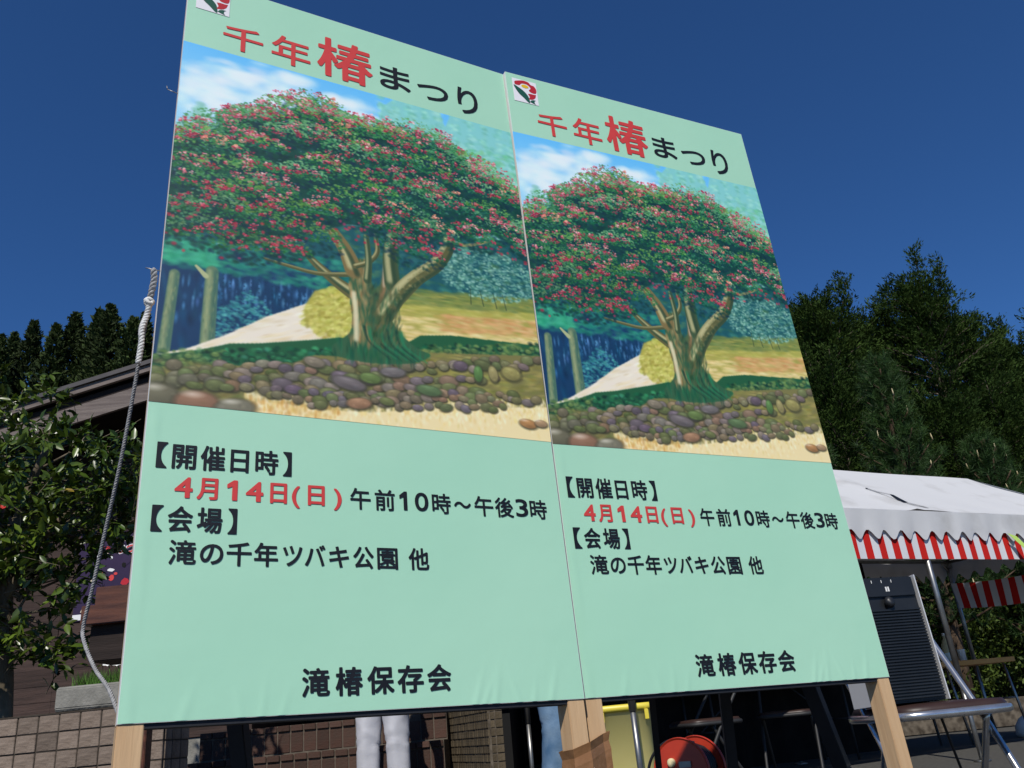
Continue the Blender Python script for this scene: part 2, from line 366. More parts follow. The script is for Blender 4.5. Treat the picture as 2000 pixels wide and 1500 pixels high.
    for i in range(700):
        s = U(.325, .475); t = U(.652, .80); top = .655 + 14. * abs(s - .42) ** 2.1
        if t < top or t > .81 - (.41 - s) * .5: continue
        blob(s, t, U(.006, .016), U(.004, .010), j(pick((200, 198, 108), (172, 168, 72), (146, 138, 56), (186, 178, 92)), 8), .6, U(-.9, -.2), .8)
    md = poly([(.55, .67), (.62, .632), (.72, .618), (.85, .605), (1.01, .585), (1.01, .78), (.55, .80)], (150, 146, 70), 1., 5)
    for _ in range(1700):
        s = U(.55, 1.01); t = U(.57, .77); k = (t - (.64 - (s - .58) * .10)) / .11
        if k < -.12: continue
        c = pick((96, 116, 58), (120, 130, 62), (80, 104, 58)) if k < .3 else (pick((166, 160, 72), (146, 146, 66), (182, 172, 92)) if k < .6 else pick((216, 190, 132), (230, 214, 164), (204, 182, 112)))
        if s > .70 and .5 < k < .95: c = pick((200, 148, 94), (210, 176, 122), (186, 136, 84))
        blob(s, t, U(.012, .035), U(.004, .009), j(c, 8), .45, U(-.12, .1), 1.)
    for _ in range(1000):
        a = U(0, 2 * PI); q = math.sqrt(U()); s = .86 + .16 * q * math.cos(a); t = .535 + .082 * q * math.sin(a)
        blob(s, t, U(.004, .012), U(.003, .007), j(pick((124, 172, 152), (88, 142, 126), (58, 108, 98), (150, 192, 170)), 9), .55, U(-.5, .5), .8)
    for s in (.80, .83, .87, .9): stroke([(s, .59), (s + U(-.01, .01), .635)], .002, .003, (50, 66, 40), .6)
    # mossy platform
    ms = poly([(-.01, .90), (.107, .866), (.161, .845), (.226, .835), (.363, .805), (.424, .79), (.50, .80), (.60, .78), (.64, .752), (.729, .738), (1.01, .728), (1.01, .80), (.5, .88), (-.01, .95)], (32, 82, 50), 1., 2)
    for _ in range(900):
        s = U(0, 1.); t = .893 - .165 * s + U(-.008, .055)
        c = pick((26, 92, 58), (18, 66, 46), (36, 108, 66)) if .15 < s < .66 else pick((78, 108, 58), (56, 88, 50), (104, 130, 72))
        if U() < .12: c = tuple(np.array(c) * 1.3 + 22)
        if U() < .25: c = (16, 46, 34)
        blob(s, t, U(.006, .014), U(.005, .010), j(c, 7), .65, 0, .7)
    for _ in range(150):
        s = U(0, 1.); t = .897 - .165 * s + U(.0, .045); q = U(.009, .015); c = pick((34, 92, 56), (26, 78, 50)) if .15 < s < .62 else pick((92, 116, 62), (76, 104, 58))
        blob(s, t + .002, q * 1.15, q * .8, (14, 42, 30), .7, 0, .5); blob(s, t, q, q * .66, c, .9, 0, .5); blob(s - q * .1, t - q * .25, q * .6, q * .3, np.array(c) * 1.3 + 16, .5, 0, 1.)
    # lower verge
    poly([(-.01, .93), (.11, .905), (.295, .88), (.36, .845), (.50, .832), (.67, .795), (.85, .775), (1.01, .757), (1.01, 1.01), (-.01, 1.01)], (112, 108, 62), 1., 3)
    dabs(420, (.55, 1.01, .79, .91), ((140, 134, 64), (112, 116, 52), (158, 148, 78), (120, 112, 60)), (.012, .03), (.004, .009), .5, (-.2, .05))
    dabs(220, (0, .3, .90, 1.), ((112, 108, 62), (96, 104, 56), (130, 116, 70)), (.01, .025), (.005, .010), .5)
    poly([(.20, 1.01), (.23, .972), (.40, .976), (.50, .971), (.66, .944), (.84, .923), (1.01, .903), (1.01, 1.01)], (218, 200, 150), 1., 4)
    for _ in range(1400):
        s = U(.2, 1.01); t = .985 - .085 * s + abs(rng.normal(0, .035)) - .012
        blob(s, t, U(.003, .009), U(.006, .016), j(pick((226, 214, 174), (216, 192, 122), (206, 180, 108), (232, 222, 190)), 7), .45, U(-.4, .4), 1.)
    dabs(130, (.21, .42, .965, 1.0), ((186, 136, 66), (204, 164, 92)), (.003, .008), (.006, .014), .45, (-.3, .3))
    # stones
    def stone(s, t, rx, ry, col):
        an = U(-.25, .15); col = np.array(col, float)
        blob(s + .001, t + .003, rx * 1.14, ry * 1.2, (44, 44, 30), .8, an, .35)
        blob(s, t, rx, ry, col * .88, 1., an, .28)
        blob(s - rx * .12, t - ry * .32, rx * .8, ry * .55, np.clip(col * 1.1 + 8, 0, 255), .55, an, 1.)
        blob(s - rx * .15, t - ry * .5, rx * .55, ry * .25, np.clip(col * 1.15 + 26, 0, 255), .4, an, 1.)
        blob(s + rx * .2, t + ry * .55, rx * .8, ry * .45, col * .6, .5, an, 1.)
        for _ in range(6): blob(s + U(-.7, .7) * rx, t + U(-.6, .6) * ry, rx * U(.1, .35), ry * U(.1, .3), j(col * U(.75, 1.2), 7), .4, an, 1.)
    scol = [(122, 112, 102), (108, 98, 98), (112, 112, 72), (98, 106, 64), (128, 114, 84), (132, 106, 82), (116, 116, 78), (102, 92, 96), (134, 122, 106), (106, 112, 72), (110, 102, 78), (92, 100, 60)]
    rows = [(0., 1., lambda s: .925 - .155 * s, 32, .0155), (0., .96, lambda s: .938 - .150 * s, 31, .0155), (0., .86, lambda s: .952 - .13 * s, 27, .0165), (.16, .80, lambda s: .955 - .095 * s, 19, .0165),
            (.08, .62, lambda s: .958 - .06 * s, 15, .0155), (.24, .92, lambda s: .975 - .10 * s, 25, .0140), (.28, .98, lambda s: .985 - .095 * s, 26, .0135), (.34, .88, lambda s: .992 - .085 * s, 20, .0125)]
    for a, b, fn, n, r in rows:
        for i in range(n):
            s = a + (b - a) * (i + .5 + U(-.3, .3)) / n; q = r * U(.75, 1.35); col = scol[rng.integers(len(scol))]
            if s < .14: col = (np.array(col) * .55 + np.array([96, 104, 56]) * .45)
            stone(s, fn(s) + U(-.008, .008), q * U(1.0, 1.5), q * U(.70, .95), j(col, 5))
    for s, t, rx, ry, c in ((.445, .905, .050, .020, (108, 100, 98)), (.56, .862, .04, .016, (112, 106, 102)), (.50, .885, .032, .017, (98, 118, 64)), (.655, .898, .04, .017, (90, 112, 72)), (.80, .835, .015, .028, (88, 124, 66)), (.845, .83, .016, .028, (150, 140, 90)), (.90, .822, .034, .024, (146, 138, 80)), (.47, .952, .036, .017, (152, 116, 86)), (.36, .862, .03, .016, (128, 118, 98))):
        stone(s, t, rx, ry, c)
    for s, t, rx, ry, c in ((.02, .985, .05, .035, (104, 100, 78)), (.10, .992, .055, .034, (138, 104, 80)), (.18, .995, .05, .026, (120, 116, 96)), (.935, .956, .03, .015, (172, 126, 76)), (.975, .952, .022, .012, (164, 134, 98))):
        stone(s, t, rx, ry, c); blob(s - .012, t - ry * .55, rx * .6, ry * .35, (214, 206, 190), .55, 0, 1.)
    # trunk and limbs
    def limb(pts, r0, r1, base=(88, 86, 50), hi=(176, 170, 122)):
        stroke(pts, r0, r1, base, 1., .35, 30)
        stroke([(p[0] - r0 * .3, p[1] - r0 * .35) for p in pts], r0 * .5, r1 * .5, hi, .4, 1., 30)
        stroke([(p[0] + r0 * .35, p[1] + r0 * .4) for p in pts], r0 * .4, r1 * .4, (40, 62, 40), .4, 1., 30)
    limb([(.46, .665), (.41, .635), (.365, .60), (.335, .572)], .021, .008); limb([(.455, .612), (.37, .625), (.29, .618), (.235, .61)], .009, .004)
    limb([(.582, .65), (.64, .585), (.70, .535), (.74, .475), (.745, .44)], .027, .016); stroke([(.745, .445), (.80, .452), (.89, .418)], .009, .004, (140, 134, 84), 1., .5, 30)
    tp = catmull([(.455, .56, 0), (.450, .61, 0), (.452, .69, 0), (.457, .735, 0), (.448, .775, 0), (.405, .815, 0), (.42, .84, 0), (.52, .845, 0), (.62, .83, 0), (.665, .803, 0), (.632, .79, 0), (.585, .755, 0), (.560, .712, 0), (.566, .665, 0), (.592, .62, 0), (.588, .58, 0), (.59, .50, 0), (.556, .50, 0), (.548, .59, 0), (.522, .64, 0), (.505, .60, 0), (.50, .56, 0)], 6)
    tk = poly(tp, (48, 86, 56), 1., 2)
    for _ in range(900):
        s, t = U(.40, .67), U(.50, .84)
        if not isin(tk, s, t): continue
        k = (s - .45) / .14
        if t > .80: c = pick((22, 84, 54), (16, 62, 44), (34, 104, 66))
        elif k < .38: c = pick((164, 126, 78), (140, 106, 64), (184, 152, 102), (120, 94, 56))
        elif k < .62: c = pick((84, 82, 46), (60, 74, 46), (110, 90, 54), (40, 62, 42))
        else: c = pick((32, 92, 60), (24, 72, 52), (44, 106, 66), (60, 84, 50))
        blob(s, t, U(.003, .008), U(.012, .030), j(c, 8), .5, U(-.15, .15), 1.)
    stroke([(.462, .66), (.467, .72), (.466, .79)], .009, .010, (206, 198, 160), .45, 1., 30)
    stroke([(.557, .56), (.55, .62), (.545, .67)], .014, .018, (128, 98, 66), .35, 1., 30); stroke([(.548, .565), (.545, .63)], .005, .006, (198, 182, 156), .4, 1., 30)
    for q in (.50, .53, .56, .585): stroke([(q, .75), (q + .012, .79), (q + .07, .826)], .008, .004, (38, 112, 74), .4, .9, 24); stroke([(q - .012, .75), (q, .79), (q + .055, .83)], .005, .003, (14, 50, 38), .4, .9, 24)
    limb([(.465, .60), (.44, .54), (.40, .485), (.365, .46)], .027, .010, (116, 100, 60)); limb([(.468, .585), (.505, .565), (.53, .53), (.526, .48)], .009, .007)
    limb([(.50, .62), (.505, .56), (.50, .49)], .012, .009, (58, 78, 50)); limb([(.57, .62), (.565, .54), (.575, .47)], .025, .018, (58, 76, 48))
    blob(.524, .655, .010, .014, (34, 44, 32), .7, 0, .9)
    limb([(.54, .715), (.565, .675), (.60, .625), (.64, .585), (.70, .535), (.74, .475), (.747, .44)], .028, .018, (84, 86, 50))
    for _ in range(110): k = U(); blob(.565 + .15 * k + U(-.012, .012), .675 - .17 * k + U(-.012, .012), U(.003, .007), U(.003, .007), j(pick((120, 112, 66), (70, 86, 50), (150, 140, 90)), 8), .4, -.7, 1.)
    stroke([(.745, .445), (.80, .452), (.89, .418)], .009, .004, (140, 134, 84), 1., .5, 30)
    for _ in range(260):
        s, t = U(.50, .585), U(.63, .79); blob(s, t, U(.003, .007), U(.010, .024), j(pick((44, 82, 52), (30, 66, 44), (84, 84, 48), (60, 92, 56), (110, 96, 60)), 8), .45, U(-.1, .5) , 1.)
    # crown
    outl = [(-.02, .30), (.03, .285), (.08, .265), (.105, .225), (.158, .175), (.204, .155), (.253, .16), (.302, .11), (.342, .066), (.389, .078), (.431, .095), (.484, .122), (.512, .10), (.595, .092), (.681, .083), (.738, .10), (.797, .117), (.855, .14), (.88, .185), (.955, .192), (1.01, .23),
            (1.02, .46), (.97, .46), (.885, .43), (.80, .465), (.753, .46), (.69, .505), (.63, .54), (.585, .49), (.45, .50), (.368, .54), (.33, .57), (.26, .625), (.219, .61), (.15, .628), (.10, .60), (.05, .615), (-.02, .61)]
    ins = inside(outl)
    for k in range(1, len(outl)):
        pass
    core = inside([(p[0], p[1] + (.02 if i < 21 else -.035)) for i, p in enumerate(outl)])
    k_ = smooth(core, 5)[..., None]; img[:] = img * (1 - k_) + np.array((18, 64, 54), float) * k_
    dabs(2600, (0, 1, .06, .64), ((20, 86, 66), (14, 60, 64), (32, 100, 62), (24, 74, 80)), (.006, .016), (.005, .010), .55, (-.6, .6), .9, 8, ins)
    cl = []
    for i in range(900):
        s, t = U(-.02, 1.02), U(.10, .60)
        if not isin(ins, min(max(s, 0), .999), t + .015) or not isin(ins, min(max(s, 0), .999), t - .02): continue
        if all((s - a) ** 2 + ((t - b) * 1.6) ** 2 > .082 ** 2 for a, b in cl): cl.append((s, t))
    for p in outl[2:21]: cl.append((p[0], p[1] + .034))
    cl.sort(key=lambda p: p[1])
    for (s, t) in cl:
        r = U(.062, .10); low = float(np.clip((t - .36) / .22, 0, 1)); warm = U(); tilt = U(-.15, .15) + (s - .42) * .35
        ct, stl = math.cos(tilt), math.sin(tilt)
        def put(dx, dy, rx, ry, c, a, soft):
            X, Y = s + dx * ct - dy * stl, t + dx * stl + dy * ct
            if U() < .93 or isin(ins, X, Y): blob(X, Y, rx, ry, c, a, U(-.6, .6), soft)
        hi = pick((86, 140, 62), (98, 150, 72), (66, 130, 74), (104, 156, 104), (76, 136, 90)); md_ = pick((38, 104, 62), (30, 94, 64), (48, 112, 62))
        for _ in range(70):     # shaded underside
            a = U(0, PI); q = math.sqrt(U()); put(r * 1.05 * q * math.cos(a), r * .45 * q * math.sin(a) + .006, U(.006, .014), U(.005, .009), j(pick((12, 50, 46), (16, 44, 62), (12, 60, 48)), 5), .55, .8)
        for _ in range(200):     # leaf mass
            a = U(PI, 2 * PI); q = math.sqrt(U()); y = math.sin(a) * q
            c = np.array(hi) * (1 - .25 * low) if -y > .4 else np.array(md_) * (1 - .1 * low)
            put(r * q * math.cos(a), r * .70 * y + .008, U(.003, .008), U(.0022, .005), j(c, 15), .7, .6)
        for _ in range(rng.integers(9, 15)):     # blossom puffs
            a = U(PI * 1.02, PI * 1.98); q = U(.5, 1.05) if U() < .62 else U(.1, .7); y = math.sin(a) * q
            px_, py_ = r * q * math.cos(a), r * .72 * y; pr = U(.007, .015); dark = low > .5 or -y < .35 or U() < .25
            tones = ((176, 50, 66), (152, 38, 60), (196, 92, 104), (132, 36, 62)) if dark else ((206, 122, 128), (190, 86, 100), (218, 158, 158), (172, 54, 72))
            if warm < .2 and not dark: tones = ((214, 132, 106), (200, 110, 92), (222, 160, 140))
            for _ in range(9):
                dy = U(-1, .8); put(px_ + U(-1, 1) * pr, py_ + dy * pr * .6, U(.0025, .006), U(.002, .0042), j(pick(*tones), 11) * (1.06 if dy < 0 else .86), .8, .6)
        for _ in range(9): put(U(-r, r), -U(0, r * .5), U(.003, .007), U(.002, .004), j(pick((160, 188, 176), (146, 180, 196), (190, 200, 190)), 8), .4, 1.)
    for _ in range(150):
        s = U(0, 1); t = U(.50, .63) if s < .36 else U(.42, .51)
        if isin(ins, s, t - .02): blob(s, t, U(.005, .010), U(.004, .008), j(pick((172, 40, 60), (150, 44, 80), (190, 60, 70)), 10), .75, 0, .7)
    p = np.pad(img, ((1, 1), (1, 1), (0, 0)), mode='edge'); img[:] = (p[1:-1, 1:-1] * 12 + p[:-2, 1:-1] + p[2:, 1:-1] + p[1:-1, :-2] + p[1:-1, 2:]) / 16
    return np.clip(img, 0, 255)
PW, PH, PV0 = .9113, .99, .593
IMG = paint_picture()
def picture_mesh():
    H, W = IMG.shape[:2]
    u = (np.arange(W) / (W - 1)) * PW; v = PV0 + PH * (1 - np.arange(H) / (H - 1))
    UU, VV = np.meshgrid(u, v)
    V = np.stack([UU, np.full_like(UU, -.0006), VV], -1).reshape(-1, 3)
    F = grid_faces(W, H)[:, ::-1]
    me = fast_mesh('picture', V, F)
    ca = me.color_attributes.new('print', 'FLOAT_COLOR', 'POINT')
    lin = s2l(IMG.reshape(-1, 3)) * PRINT_GAIN
    ca.data.foreach_set('color', np.concatenate([np.clip(lin, 0, .9), np.ones((len(lin), 1))], 1).astype(np.float32).ravel())
    return me
PRINT_GAIN = 1.26
m = bpy.data.materials.new('printed picture'); m.use_nodes = True
a_ = m.node_tree.nodes.new('ShaderNodeAttribute'); a_.attribute_name = 'print'
b_ = m.node_tree.nodes['Principled BSDF']; b_.inputs['Roughness'].default_value = .45; b_.inputs['Specular IOR Level'].default_value = .35
m.node_tree.links.new(a_.outputs['Color'], b_.inputs['Base Color']); M['picture'] = m

# ------------------------------------------------------------------ lettering
_tc = bpy.data.curves.new('type', 'FONT'); _to = bpy.data.objects.new('type', _tc); COL.objects.link(_to)
def glyph(ch):
    if ch == '1': return np.array([(.22, 0, 0), (.22, .52, 0), (.06, .44, 0), (.06, .55, 0), (.25, .70, 0), (.34, .70, 0), (.34, 0, 0)], float), [(0, 6, 5, 4, 1), (1, 4, 3, 2)]
    _tc.body = ch; _tc.size = 1; _tc.resolution_u = 5
    dg = bpy.context.evaluated_depsgraph_get(); dg.update()
    me = bpy.data.meshes.new_from_object(_to.evaluated_get(dg))
    V = np.array([v.co[:] for v in me.vertices]); F = [tuple(p.vertices) for p in me.polygons]
    bpy.data.meshes.remove(me); return V, F
def letters(name, spec, v0, v1, bold, y=-.0012, ref=None):
    """spec: (char, u0, u1[, va, vb]); kanji of the line span v0..v1; weight is added by overprinting shifted copies"""
    mb = MB(); rv, _ = glyph(ref or spec[1][0]); em = v1 - v0; w = bold * em
    sy = (em - 2 * w) / (rv[:, 1].max() - rv[:, 1].min()); base = v0 + w - rv[:, 1].min() * sy
    for q in spec:
        V, F = glyph(q[0]); x0, x1 = V[:, 0].min(), V[:, 0].max()
        U = q[1] + w + (V[:, 0] - x0) / (x1 - x0) * (q[2] - q[1] - 2 * w)
        if len(q) > 3: y0, y1 = V[:, 1].min(), V[:, 1].max(); VV = q[3] + w + (V[:, 1] - y0) / (y1 - y0) * (q[4] - q[3] - 2 * w)
        else: VV = base + V[:, 1] * sy
        k = 0
        for dx, dz in ((0, 0), (1, 0), (-1, 0), (0, .8), (0, -.8), (.75, .6), (-.75, .6), (.75, -.6), (-.75, -.6)):
            P = np.stack([U + dx * w, np.full_like(U, y - k * .00003), VV + dz * w], -1); k += 1
            n = np.cross(P[F[0][1]] - P[F[0][0]], P[F[0][2]] - P[F[0][0]])
            mb.add(P, F if n[1] < 0 else [f[::-1] for f in F])
    return pym(name, mb.v, mb.f)
D0, D1 = .398, .4405
LET = [
 ('title_lettering', letters('title', [('千', .091, .1914, 1.6005, 1.687), ('年', .213, .3153, 1.6015, 1.7017)], 1.6, 1.69, .018), 'ink_red'),
 ('title_lettering', letters('title big', [('椿', .3332, .4894, 1.600, 1.747)], 1.6, 1.747, .022, ref='椿'), 'ink_red'),
 ('title_lettering', letters('title kana', [('ま', .5096, .600, 1.6216, 1.7077), ('つ', .6205, .7159, 1.6222, 1.682), ('り', .7452, .8105, 1.6086, 1.7088)], 1.6, 1.7, .016), 'ink_black'),
 ('heading_lettering', letters('l1', [('【', .0232, .0431), ('開', .0516, .096), ('催', .1034, .1504), ('日', .1603, .1959), ('時', .2084, .2544), ('】', .2634, .2816)], .4562, .507, .024), 'ink_black'),
 ('date_lettering', letters('red', [('4', .0602, .0933, D0, D1), ('月', .1006, .1397), ('1', .1564, .1765, D0, D1), ('4', .1922, .2264, D0, D1), ('日', .2394, .273), ('(', .2825, .2991), ('日', .315, .35), (')', .3687, .3857)], .3965, .4415, .032), 'ink_red'),
 ('time_lettering', letters('blk', [('午', .4037, .4481), ('前', .4569, .5019), ('1', .512, .5297, D0, D1), ('0', .5469, .5786, D0, D1), ('時', .5868, .6315), ('～', .6389, .6801), ('午', .6887, .7357), ('後', .7398, .7867), ('3', .7927, .8247, D0, D1), ('時', .8296, .8747)], .3945, .4415, .020), 'ink_black'),
 ('heading_lettering', letters('l3', [('【', .024, .0444), ('会', .0522, .0971), ('場', .1043, .151), ('】', .1606, .1781)], .331, .382, .024), 'ink_black'),
 ('venue_lettering', letters('l4', [('滝', .0592, .1072), ('の', .1135, .1557), ('千', .1613, .2078), ('年', .2122, .2578), ('ツ', .2668, .305), ('バ', .3096, .351), ('キ', .3582, .3992), ('公', .4075, .4511), ('園', .4582, .5029)], .270, .3165, .024, ref='滝'), 'ink_black'),
 ('venue_suffix_lettering', letters('l4b', [('他', .5263, .5721)], .270, .3165, .024, ref='滝'), 'ink_black'),
 ('organiser_lettering', letters('l5', [('滝', .3061, .3586), ('椿', .3689, .4224), ('保', .4308, .4852), ('存', .4914, .5462), ('会', .5536, .6056)], .0275, .0805, .03, ref='椿'), 'ink_black'),
]
def flat(name, pts, y):
    """filled polygon in board coordinates"""
    bm = bmesh.new(); vs = [bm.verts.new((p[0], y, p[1])) for p in pts]; f = bm.faces.new(vs); f.normal_update()
    if f.normal.y > 0: f.normal_flip()
    bmesh.ops.triangulate(bm, faces=bm.faces[:]); me = bpy.data.meshes.new(name); bm.to_mesh(me); bm.free(); return me
def emb(pts, n=6, close=True):
    P = [np.array([p[0], p[1], 0.]) for p in pts]
    if close:
        out = []; L = len(P)
        for i in range(L):
            a, b, c, d = P[i - 1], P[i], P[(i + 1) % L], P[(i + 2) % L]
            for k in range(n):
                t = k / n; out.append(.5 * ((2 * b) + (c - a) * t + (2 * a - 5 * b + 4 * c - d) * t * t + (3 * b - a - 3 * c + d) * t ** 3))
        return [(p[0], p[1]) for p in out]
def EM(pts): return [(.0205 + .0825 * x, 1.802 - .0915 * y) for x, y in pts]
EMB = [('white_square', flat('e0', EM([(0, 0), (1, 0), (1, 1), (0, 1)]), -.0010), 'logo_white'),
 ('red_petals', flat('e1', EM(emb([(.10, .27), (.10, .14), (.24, .08), (.34, .05), (.5, .02), (.68, .05), (.76, .14), (.90, .17), (.98, .32), (.94, .48), (.80, .50), (.70, .47), (.66, .40), (.74, .30), (.62, .17), (.40, .17), (.30, .26), (.24, .28)], 4)), -.0014), 'logo_red'),
 ('yellow_centre', flat('e2', EM([(.51 + .15 * math.cos(a * PI / 12), .275 + .075 * math.sin(a * PI / 12)) for a in range(24)]), -.0016), 'logo_yellow'),
 ('lower_petal', flat('e3', EM([(.60, .57), (.72, .55), (.86, .55), (.94, .54), (.90, .68), (.82, .76), (.74, .80), (.60, .82), (.66, .70)]), -.0014), 'logo_red'),
 ('green_leaf', flat('e4', EM(emb([(.04, .31), (.26, .39), (.46, .52), (.60, .70), (.64, .94), (.58, .97), (.40, .80), (.20, .62)], 5)), -.0014), 'logo_green'),
 ('small_leaf', flat('e5', EM([(.64, .92), (.70, .84), (.80, .80), (.90, .80), (.84, .85), (.83, .92), (.88, .99), (.76, .96)]), -.0014), 'logo_green')]
PIC = picture_mesh()
bpy.data.objects.remove(_to)

# ------------------------------------------------------------------ the two signboards
BW, BH = .9113, 1.82
def face_mesh():
    """printed film, slack and wrinkled along the lower edge"""
    X, Z = np.meshgrid(np.linspace(.0008, BW - .0008, 200), np.concatenate([np.linspace(.0008, .12, 40), np.linspace(.13, BH - .0008, 60)]))
    Yv = np.zeros_like(X)
    for u, sl_, w_, a_, h_ in ((.655, .35, .006, .0010, .05), (.675, .5, .005, .0009, .04), (.70, .2, .007, .0010, .06), (.755, -.3, .006, .0009, .05), (.79, .15, .005, .0009, .035), (.83, .3, .007, .0010, .055), (.20, -.2, .007, .0008, .04), (.235, .1, .006, .0008, .05), (.10, .3, .008, .0008, .05), (.27, .3, .006, .0007, .035)):
        Yv -= a_ * np.exp(-((X - u - sl_ * Z) / w_) ** 2) * np.exp(-(Z / h_) ** 2)
    for u in (.012, .02): Yv -= .0006 * np.exp(-((X - u) / .005) ** 2) * (.5 + .5 * np.sin(Z * 23 + u * 90)) * (Z < .58)
    return fast_mesh('printed_face', np.stack([X, Yv, Z], -1).reshape(-1, 3), grid_faces(200, 100))
FACE = face_mesh()
def board(loc, yaw, lean, tilt, label, drop, nails):
    t = empty('festival_signboard', label, 'signboard', loc)
    t.rotation_mode = 'QUATERNION'
    t.rotation_quaternion = (Matrix.Rotation(R(yaw), 3, 'Z') @ Matrix.Rotation(R(lean), 3, 'X') @ Matrix.Rotation(R(tilt), 3, 'Y')).to_quaternion()
    link('printed_face', FACE, M['mint'], t, smooth=True)
    box('foam_panel', (0, .0003, 0), (BW, .028, BH), M['white_edge'], t)
    link('picture', PIC, M['picture'], t)
    for n, me, mt in LET: link(n, me, M[mt], t)
    e0 = None
    for i, (n, me, mt) in enumerate(EMB):
        o = link('emblem' if i == 0 else n, me, M[mt], t if i == 0 else e0)
        if i == 0: e0 = o
    for u0, u1 in ((.0006, .0425), (BW - .041, BW - .0006)):
        MB().box((u0, .0028, -drop), (u1, .049, -.0006)).box((u0, .0285, -.0007), (u1, .049, BH - .01)).build('post', M['pine_wood'], t, None, .0012)
    box('bottom_shade_rail', (.043, .005, -.0085), (BW - .0415, .03, -.0004), M['dark_timber'], t)  # black colour stands in for the shadow strip below the panel
    for z0 in (.05, .55, 1.2, BH - .06): box('rail', (.043, .0285, z0), (BW - .0415, .048, z0 + .042), M['pine_wood'], t)
    for (p, q) in nails: MB().tube([p, q], .0011, 6).build('nail', M['steel'], t)
    return t
bL = board((-.7046, 1.4814, .5693), 29.36, -3.66, 1.10, 'festival signboard with guy rope knotted to its edge, next to camellia tree', .585, [((.0, .02, 1.425), (-.024, .022, 1.432)), ((-.024, .022, 1.432), (-.026, .022, 1.442)), ((0, .02, .912), (-.03, .02, .914))])
bR = board((.0926, 1.9590, .5528), 26.53, -2.53, .47, 'festival signboard standing between the rope-tied signboard and the white tent', .568, [((BW - .003, .015, .30), (BW + .006, .0145, .301)), ((BW - .003, .015, 1.0), (BW + .006, .0145, 1.001))])
# black raking stays behind the boards, foot on the asphalt
bpy.context.view_layer.update()
def stay(parent, g, top, wdt):
    Mi = parent.matrix_world.inverted(); MB().bar(Mi @ Vector(top), Mi @ Vector(g), wdt, wdt).build('stay', M['dark_timber'], parent, None, .002)
stay(bL, (-.60, 2.02, 0), (-.655, 1.60, 1.30), .034); stay(bR, (.328, 2.925, 0), (.277, 2.10, 1.10), .017); stay(bR, (.54, 2.869, 0), (.502, 2.315, 1.15), .030); stay(bR, (.986, 2.985, 0), (.62, 2.49, 1.15), .042)
# tape round the paired middle posts
tp = MB(); Mr = bR.matrix_world; Ml = bL.matrix_world
V = []; F = []; zs = np.linspace(-.24, -.085, 10)
for i, z in enumerate(zs):
    g = .0016 + .0022 * (i % 2) + .0012 * math.sin(i * 2.3)
    P = [Ml @ Vector((BW - .041 - g, .05 + g, z - .012)), Ml @ Vector((BW - .041 - g, .0028 - g, z - .012)), Ml @ Vector((BW - .002, .0016 - g, z)), Mr @ Vector((.03, .0016 - g, z + .012)), Mr @ Vector((.0432 + g, .0028 - g, z + .016)), Mr @ Vector((.0432 + g, .05 + g, z + .016)), Mr @ Vector((.0, .054 + g, z))]
    V += P
n = 7
for i in range(len(zs) - 1):
    for k in range(n): k2 = (k + 1) % n; F.append((i * n + k, i * n + k2, (i + 1) * n + k2, (i + 1) * n + k))
tp.add(V, F)
o = tp.build('packing_tape', M['tape']); tag(o, 'brown packing tape wound round the paired middle posts of the signboards', 'tape')
tpm = o.modifiers.new('thick', 'SOLIDIFY'); tpm.thickness = .001; tpm.offset = 1

# guy rope on the edge of the first board
def strands(path, rad, pitch, n=3, seg=9):
    P = catmull(path, seg); mb = MB(); L = 0
    for k in range(n):
        pts = []; ref = Vector((0, 1, 0)); L = 0
        for i, p in enumerate(P):
            d = (P[min(i + 1, len(P) - 1)] - P[max(i - 1, 0)]).normalized(); a = (ref - d * ref.dot(d)).normalized(); b = d.cross(a)
            if i: L += (p - P[i - 1]).length
            th = 2 * PI * (L / pitch + k / n); pts.append(p + (a * math.cos(th) + b * math.sin(th)) * rad * .52)
        mb.tube(pts, rad * .58, 6)
    return mb
nail = bL.matrix_world @ Vector((-.014, .02, .914))
rp = empty('guy_rope', 'white twisted guy rope with a knot hanging from a nail on the signboard edge', 'rope', nail)
def rl(p): return Vector(p) - nail
yd = nail.y
thick = [nail, at(301, 545, yd + .005), at(294, 580, yd + .012)]
strands([rl(p) for p in thick], .0066, .030, seg=14).build('rope_loop', M['cord'], rp)  # same rope in a greyer colour, shade on its upper length
kn = at(291, 590, yd + .014); q = MB()
for a in range(3):
    ax = Matrix.Rotation(a * 1.1 + .3, 3, 'Y') @ Matrix.Rotation(.5 * a + .3, 3, 'X')
    q.tube([rl(kn) + ax @ Vector((.0072 * math.cos(t * PI / 8), .0064 * math.sin(t * PI / 8), .003 * math.sin(t * PI / 4))) for t in range(17)], .0045, 8)
q.build('knot', M['rope'], rp)
strands([rl(at(292, 595, yd + .014)), rl(at(286, 618, yd + .016)), rl(at(277, 642, yd + .01)), rl(at(276, 670, yd + .01)), rl(at(270, 710, yd + .014))], .0060, .022, seg=14).build('rope_end', M['rope'], rp)
strands([rl(at(290, 600, yd + .02)), rl(at(281, 650, yd + .028)), rl(at(262, 760, yd + .06)), rl(at(236, 900, yd + .1)), rl(at(205, 1040, yd + .15)), rl(at(178, 1160, yd + .19)), rl(at(163, 1222, yd + .21)), rl(at(164, 1252, yd + .2)), rl(at(185, 1305, yd + .17)), rl(at(212, 1345, yd + .14)), rl(at(232, 1395, yd + .12)), rl(at(262, 1450, yd + .1))], .0038, .017, seg=70).build('guy_line', M['cord'], rp)

